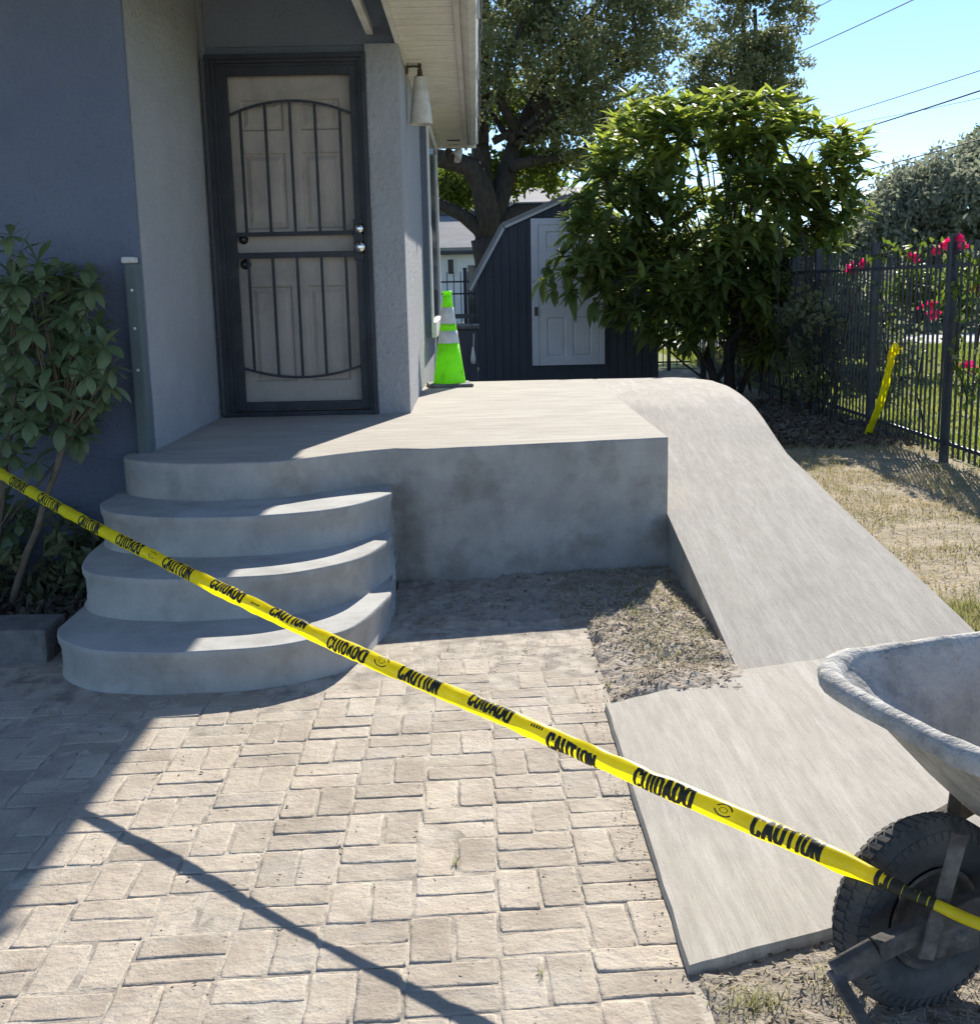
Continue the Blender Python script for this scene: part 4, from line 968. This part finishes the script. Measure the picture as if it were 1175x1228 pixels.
for (x, y, s_, n_) in ((1022,322,.075,70),(1036,316,.05,40),(1096,308,.06,34),(1123,300,.05,26),(1134,293,.05,30),(1150,286,.05,30),(1155,295,.04,22),(1120,376,.06,44),(1118,365,.05,24),(1105,368,.03,10),(1159,437,.05,22),(1172,345,.045,18),(1168,442,.04,16)):
    c = on_f(x, y, .02 if y < 350 else .12); C_ = np.array(c)+unit(rng.normal(size=(n_, 3)))*rng.uniform(0, s_, (n_, 1))*np.array([1, 1.3, .9])
    V, F = scatter_leaves(C_, .055, .045); link('flower_cluster', quads_mesh('flower_cluster', V, F, M_['bract']), bv)

# ---- power lines ------------------------------------------------------------------------------
for i, (a, c, Ya, Yc, r_, lb) in enumerate((((930,33),(1010,-8),50,44,.016,'thin power line, topmost, leaving the top edge beside the tall tree'), ((940,70),(1110,-8),50,40,.018,'power line second from the top, rising to the top edge of the sky'), ((960,152),(1200,76),52,38,.016,'power line crossing mid sky above the pair of cables'),
        ((1010,150),(1200,112),54,38,.010,'thinnest cable crossing behind the thicker black cable'), ((1000,164),(1200,100),50,32,.026,'thick black cable sloping down towards the loquat tree'), ((990,216),(1200,160),48,34,.020,'lowest cable passing in front of the grey green tree'))):
    A_ = aty(*a, Ya); C_ = aty(*c, Yc); D = C_-A_; pts = []
    for k in range(17):
        t = -.4+1.8*k/16; p = A_+D*t; p.z += .10*((t-.5)**2-.25) ; pts.append(p)
    o = MB().tube(pts, r_, 5).build('power_line', M_['wire']); tag(o, lb, 'cable', 'cables across the sky')

# ---- caution tape -----------------------------------------------------------------------------
GL = {'C': [[(.95,.78),(.8,.97),(.5,1),(.15,.95),(.05,.7),(.05,.3),(.15,.05),(.5,0),(.8,.03),(.95,.22)]], 'A': [[(.02,0),(.5,1),(.98,0)], [(.2,.33),(.8,.33)]],
      'U': [[(.05,1),(.05,.25),(.25,.02),(.5,0),(.75,.02),(.95,.25),(.95,1)]], 'T': [[(0,.97),(1,.97)], [(.5,.97),(.5,0)]], 'I': [[(.5,0),(.5,1)]],
      'O': [[(.5,1),(.15,.93),(.05,.65),(.05,.35),(.15,.07),(.5,0),(.85,.07),(.95,.35),(.95,.65),(.85,.93),(.5,1)]], 'N': [[(.05,0),(.05,1),(.95,0),(.95,1)]],
      'D': [[(.05,0),(.05,1),(.6,.97),(.92,.75),(.95,.5),(.92,.25),(.6,.03),(.05,0)]]}
GWd = {'I': .35}
def strokes(text):
    out = []; x = 0
    for ch in text:
        w_ = GWd.get(ch, .8)
        for s_ in GL[ch]: out.append([(x+px*w_, py) for px, py in s_])
        x += w_+.34
    return out, x-.34
class Ribbon:
    def __init__(s, pts, width, theta, twist, nrm, seed, wob=.24):
        s.P = [Vector(p) for p in pts]; s.len = [0]
        for a, c in zip(s.P, s.P[1:]): s.len.append(s.len[-1]+(c-a).length)
        s.L = s.len[-1]; s.w = width; s.th = theta; s.tw = twist; s.n = Vector(nrm); s.sd = seed; s.wob = wob
    def pos(s, u):
        u = max(0, min(s.L-1e-6, u)); i = 0
        while s.len[i+1] < u: i += 1
        t = (u-s.len[i])/(s.len[i+1]-s.len[i]); m = len(s.P)
        p0, p1, p2, p3 = s.P[max(i-1, 0)], s.P[i], s.P[i+1], s.P[min(i+2, m-1)]
        return .5*((2*p1)+(p2-p0)*t+(2*p0-5*p1+4*p2-p3)*t*t+(3*p1-p0-3*p2+p3)*t**3)
    def pt(s, u, v, off=0):
        p = s.pos(u); t = (s.pos(u+.01)-s.pos(u-.01)).normalized()
        n = (s.n-t*s.n.dot(t)).normalized(); up = n.cross(t); 
        if up.z < 0: up = -up
        th = s.th(u); rho = s.w/th
        a = v*th+s.tw(u)+s.wob*noise.noise(Vector((u*9, v*2.5, s.sd)))
        rho2 = rho*(1+.18*noise.noise(Vector((u*14, v*3+a, s.sd+7))))
        return p+n*((math.cos(a)-.55)*rho2*.8+off)+up*(math.sin(a)*(rho2+off))
    def build(s, name, m_, parent, du=.012, nv=14):
        nu = int(s.L/du); vs = [s.pt(s.L*i/nu, -.5+j/nv) for i in range(nu+1) for j in range(nv+1)]
        b = MB(); b.add(vs, [(i*(nv+1)+j, (i+1)*(nv+1)+j, (i+1)*(nv+1)+j+1, i*(nv+1)+j+1) for i in range(nu) for j in range(nv)], True)
        me = bpy.data.meshes.new(name); me.from_pydata(b.v, [], b.f); me.polygons.foreach_set('use_smooth', [True]*len(b.f)); me.materials.append(m_); me.update()
        return link(name, me, parent)
    def text(s, word, u0, u1, v0, v1, parent, name='lettering', bold=.078):
        st, wtot = strokes(word); b = MB(); su = (u1-u0)/wtot
        for poly in st:
            for (ax, ay), (bx, by) in zip(poly, poly[1:]):
                A = Vector((u0+ax*su, v0+ay*(v1-v0))); B = Vector((u0+bx*su, v0+by*(v1-v0)))
                L_ = math.hypot(B.x-A.x, (B.y-A.y)*s.w); k = max(2, int(L_/.004)); t = (B-A)
                tt = Vector((t.x, t.y*s.w)).normalized(); hw = bold*s.w*.95
                nn = Vector((-tt.y, tt.x/s.w))*hw; ex = Vector((tt.x, tt.y/s.w))*hw*.6; A2 = A-ex; B2 = B+ex
                vs = []
                for i in range(k+1):
                    c = A2.lerp(B2, i/k)
                    for q in (-1, 0, 1):
                        cc = c+nn*q; vs.append(s.pt(cc.x, cc.y, .0006))
                b.add(vs, [(i*3+j, i*3+j+1, (i+1)*3+j+1, (i+1)*3+j) for i in range(k) for j in range(2)], True)
        me = bpy.data.meshes.new(name); me.from_pydata(b.v, [], b.f); me.materials.append(M_['ink']); me.update(); return link(name, me, parent)
TP_ = [(-3.0,6.55,.85),(-2.389,5.795,.741),(-1.725,5.007,.642),(-1.089,4.284,.564),(-.391,3.506,.486),(.04,3.046,.450),(.43,2.627,.415),(.734,2.304,.390),(.873,2.151,.375),(.97,2.05,.366),(1.2,1.82,.36)]
th_f = lambda u: 3.0+.45*noise.noise(Vector((u*1.7, 3, 0)))+(3.4*max(0, min(1, (u-(TPL-.66))/.14)) if TPL else 0)
TPL = 0
tape = empty('caution_tape', (-.4, 3.5, .45), 'yellow tape printed in black strung across the steps and the pavers', 'tape')
rb = Ribbon(TP_, .076, th_f, lambda u: .10+.55*noise.noise(Vector((u*1.3, 8, 1))), (-.62, -.60, .50), 2.0)
TPL = rb.L
rb.build('ribbon', M_['tape'], tape)
def u_of(px):     # distance along the tape of the point seen at image column px
    lo, hi = 0, rb.L
    for _ in range(40):
        m_ = (lo+hi)/2
        if scr(rb.pos(m_))[0] < px: lo = m_
        else: hi = m_
    return lo
for word, a, c, v0, v1 in (('CUIDADO',14,32,-.3,.3),('CAUTION',48,72,-.3,.3),('CAUTION',97,120,-.32,.32),('CUIDADO',142,170,-.32,.32),('CAUTION',198,230,-.34,.30),('CUIDADO',255,292,-.1,.42),('CAUTION',326,366,.05,.5),('CUIDADO',396,440,-.34,.2),
                           ('CAUTION',481,527,-.34,.3),('CUIDADO',564,613,-.12,.44),('CAUTION',660,716,-.42,.14),('CUIDADO',764,832,-.36,.30),('CAUTION',905,985,-.34,.34),('CUIDADO',1052,1118,-.34,.34)):
    rb.text(word, u_of(a), u_of(c), v0, v1, tape)
for a, c in ((180,188),(450,466),(858,880)):       # small printed ring-and-bar mark between the words
    u0, u1 = u_of(a), u_of(c); b = MB(); um = (u0+u1)/2; r0 = (u1-u0)/2
    for k0, k1, rad in ((.2, 2.6, 1), (3.3, 5.8, 1), (0, 6.2, .45)):
        vs = []; 
        for i in range(13):
            t = k0+(k1-k0)*i/12
            for q in (.82, 1.0): vs.append(rb.pt(um+r0*rad*q*math.cos(t), .22*rad*q*math.sin(t)*min(1, r0/.02), .0006))
        b.add(vs, [(2*i, 2*i+1, 2*i+3, 2*i+2) for i in range(12)])
    me = bpy.data.meshes.new('printed_mark'); me.from_pydata(b.v, [], b.f); me.materials.append(M_['ink']); link('printed_mark', me, tape)
for a, c in ((303,313),(637,652)):
    u0, u1 = u_of(a), u_of(c); b = MB()
    for i in range(5):
        q = u0+(u1-u0)*i/5; b.add([rb.pt(q, .10, .0006), rb.pt(q+(u1-u0)/8, .10, .0006), rb.pt(q+(u1-u0)/8, .20, .0006), rb.pt(q, .20, .0006)], [(0,1,2,3)])
    me = bpy.data.meshes.new('fine_print'); me.from_pydata(b.v, [], b.f); me.materials.append(M_['ink']); link('fine_print', me, tape)
# short tape tied on the fence
ft = empty('fence_tape', (4.0, 11.3, 1.0), 'short yellow tape knotted on the iron fence and hanging down at a slant', 'tape')
fp = [on_f(1072, 418, -.05), on_f(1066, 440, -.07), on_f(1058, 475, -.06), on_f(1046, 505, -.07), on_f(1038, 525, -.06)]
Ribbon(fp, .12, lambda u: 3.0+.5*math.sin(u*9), lambda u: .3*math.sin(u*5), (-.6, -.8, .1), 5, .4).build('ribbon', M_['tape'], ft, .02, 10)
fp = [on_f(1066, 432, -.05), on_f(1070, 420, -.08), on_f(1076, 414, -.05), on_f(1074, 424, .02), on_f(1068, 436, .01)]
Ribbon(fp, .10, lambda u: 2.6, lambda u: .8*math.sin(u*14), (-.6, -.8, .1), 9, .4).build('knot', M_['tape'], ft, .01, 8)

# ---- wheelbarrow ------------------------------------------------------------------------------
wb = empty('wheelbarrow', (1.3, 2.35, 0), 'cement caked wheelbarrow with one black tyre at the right edge of the apron slab', 'wheelbarrow')
WC = Vector((.955, 2.375, .226)); ang = math.radians(20)       # rolling direction turned 20 degrees off the X axis
RO = Matrix.Translation(WC) @ Matrix.Rotation(ang, 4, 'Z')
def wtx(b): b.v = [tuple(RO @ Vector(v)) for v in b.v]; return b
R_, Wt = .226, .100
prof = []
for i in range(17):
    a = math.pi*(.0)+2*math.pi*i/16; sq = lambda c: math.copysign(abs(c)**.75, c)
    prof.append((R_-.062+.056*sq(math.cos(a)), Wt/2*sq(math.sin(a))))
ty = wtx(MB().lathe(prof, (0, 0, 0), 64, 'Y'))
wheel = MB()
tyo = ty.build('tyre', M_['rubber'], wb)
lug = MB()
for i in range(58):
    th = 2*math.pi*i/58
    for (y0, y1, dth, tw) in ((-.043, -.018, 0, .25), (-.015, .013, .045, -.2), (.017, .043, .0, .25)):
        c_, s_ = math.cos(th+dth), math.sin(th+dth); e_ = 2*math.pi/58*.30
        vs = []
        prf = lambda y: R_-.062+.056*max(0, 1-(abs(y)/.05)**2.67)**.375
        for hh_ in (-.006, .0035):
            for (yy_, tt_) in ((y0, -e_+tw*.05), (y1, -e_-tw*.05), (y1, e_-tw*.05), (y0, e_+tw*.05)):
                rr_ = prf(yy_)+hh_; vs.append((rr_*math.cos(th+dth+tt_), yy_, rr_*math.sin(th+dth+tt_)))
        lug.add(vs, [(0,1,2,3),(4,5,6,7),(0,4,5,1),(1,5,6,2),(2,6,7,3),(3,7,4,0)])
    # shoulder lug
    for sd in (-1, 1):
        e_ = 2*math.pi/58*.28; vs = []
        for (rr_, yy_) in ((R_-.024, .0445*sd), (R_-.040, .0500*sd)):
            for tt_ in (-e_, e_):
                for dr_ in (0, .0018):
                    vs.append(((rr_+dr_)*math.cos(th+tt_), yy_+sd*dr_*.6, (rr_+dr_)*math.sin(th+tt_)))
        lug.add(vs, [(0,2,3,1),(4,5,7,6),(0,1,5,4),(2,6,7,3),(1,3,7,5),(0,4,6,2)])
wtx(lug); o = lug.build('tread', M_['rubber'], tyo)
rim = MB(); rim.lathe([(.118,-.042),(.112,-.046),(.105,-.040),(.100,-.015),(.055,-.010),(.035,-.018),(.034,-.05),(.012,-.052),(.012,.052),(.034,.05),(.035,.018),(.055,.010),(.100,.015),(.105,.040),(.112,.046),(.118,.042)], (0,0,0), 40, 'Y')
wtx(rim).build('rim', M_['rust'], wb)
ax_ = MB(); ax_.tube([(0,-.13,0),(0,.13,0)], .011, 10); wtx(ax_).build('axle', M_['rust'], wb)
# rails: pixel-anchored at their real depth, then straight back
ndir = (RO.to_3x3() @ Vector((1, 0, 0))); sdir = (RO.to_3x3() @ Vector((0, 1, 0)))
def loc(x, y, z): return RO @ Vector((x, y, z))
for sd, nm in ((-1, 'near'), (1, 'far')):
    b = MB(); pts = ([aty(1000,1168,2.13), aty(1050,1140,2.14)] if sd < 0 else [loc(-.05, .12*sd, .065)])+[loc(.0, .13*sd, .075), loc(.35, .19*sd, .13), loc(.9, .27*sd, .27), loc(1.35, .29*sd, .36)]
    for p_, q_ in zip(pts, pts[1:]): b.beam(p_, q_, .030, .045)
    b.build('handle_rail', M_['rust'], wb, bevel=.003)
    b = MB(); b.box((-.05, .10*sd-.012, -.045), (.06, .10*sd+.012, .075)); b.box((-.03, .085*sd-.01, -.03), (.03, .085*sd+.01, .03)); wtx(b).build('axle_bracket', M_['rust'], wb, bevel=.003)
    b = MB(); b.beam(*((aty(1110,1150,2.16), aty(1152,1000,2.14)) if sd < 0 else (loc(.21, .15, .08), loc(.24, .16, .27))), .030, .008, (0, 1, 0)); b.build('tray_strut', M_['rust'], wb)
    b = MB(); b.tube([loc(.75, .26*sd, .22), loc(.80, .27*sd, -.2), loc(.95, .27*sd, -.228), loc(1.05, .27*sd, .25)], .013, 8); b.build('leg', M_['rust'], wb)
b = MB(); b.beam(aty(998,1164,2.13), aty(1044,1240,2.02), .028, .012); b.build('nose_bar', M_['rust'], wb, bevel=.002)
b = MB(); b.beam(loc(.15, -.15, -.19), loc(.55, -.28, -.18), .03, .02); b.build('lower_brace', M_['rust'], wb)
# tray: loft of rounded rectangles from rim to floor
TR = Matrix.Translation((.815, 2.28, 0)) @ Matrix.Rotation(math.radians(16), 4, 'Z')
def rrect(x0, x1, y0, y1, r, z, n=7, zf=None):
    out = []
    for (cx2, cy2, a0) in ((x1-r, y1-r, 0), (x0+r, y1-r, 90), (x0+r, y0+r, 180), (x1-r, y0+r, 270)):
        for k in range(n+1):
            a = math.radians(a0+90*k/n); x = cx2+r*math.cos(a); y = cy2+r*math.sin(a); out.append((x, y, z+(zf(x) if zf else 0)))
    # subdivide the straights
    res_ = []
    for a, c in zip(out, out[1:]+out[:1]):
        m = max(1, int(math.dist(a, c)/.06))
        for k in range(m): res_.append(tuple(a[i]+(c[i]-a[i])*k/m for i in range(3)))
    return res_
zf = lambda x: .0*x
def loft(rings, b, smooth=True):
    n = len(rings[0]); 
    b.add([v for r in rings for v in r], [(k*n+i, k*n+(i+1) % n, (k+1)*n+(i+1) % n, (k+1)*n+i) for k in range(len(rings)-1) for i in range(n)], smooth)
def morph(A, Bx, t):   # blend ring A with params
    return [tuple(a[i]*(1-t)+c[i]*t for i in range(3)) for a, c in zip(A, Bx)]
top_ = rrect(0, 1.12, -.385, .36, .21, .735, zf=zf)
n = len(top_)
def inset(ring, dx0, dx1, dy, z):
    out = []
    for (x, y, zz_) in ring:
        tx = x/1.12; nx_ = dx0+(1.12-dx1-dx0)*tx; ny_ = y*(1-dy/.36); out.append((nx_, ny_, zz_-.735+z))
    return out
rings = [inset(top_, -.012, -.012, -.012, .700), inset(top_, -.016, -.016, -.016, .722), inset(top_, -.008, -.008, -.008, .738), inset(top_, .010, .010, .010, .742), inset(top_, .026, .026, .026, .734), inset(top_, .036, .032, .032, .715),
         inset(top_, .16, .05, .055, .63), inset(top_, .26, .075, .08, .51), inset(top_, .34, .11, .11, .425), inset(top_, .41, .16, .15, .395)]
b = MB(); loft(rings, b); b.add(rings[-1], [tuple(range(n))])
outr = [inset(top_, -.012, -.012, -.012, .700), inset(top_, .012, .012, .012, .698), inset(top_, .028, .028, .028, .70), inset(top_, .13, .045, .05, .61), inset(top_, .24, .07, .075, .495), inset(top_, .33, .105, .105, .408), inset(top_, .41, .155, .145, .382)]
loft(outr, b); b.add(outr[-1], [tuple(range(n))])
b.v = [tuple(TR @ (Vector(v)+Vector((0, 0, .007*noise.noise(Vector(v)*9)+.004*noise.noise(Vector(v)*26))))) for v in b.v]
b.build('tray', M_['tray'], wb)
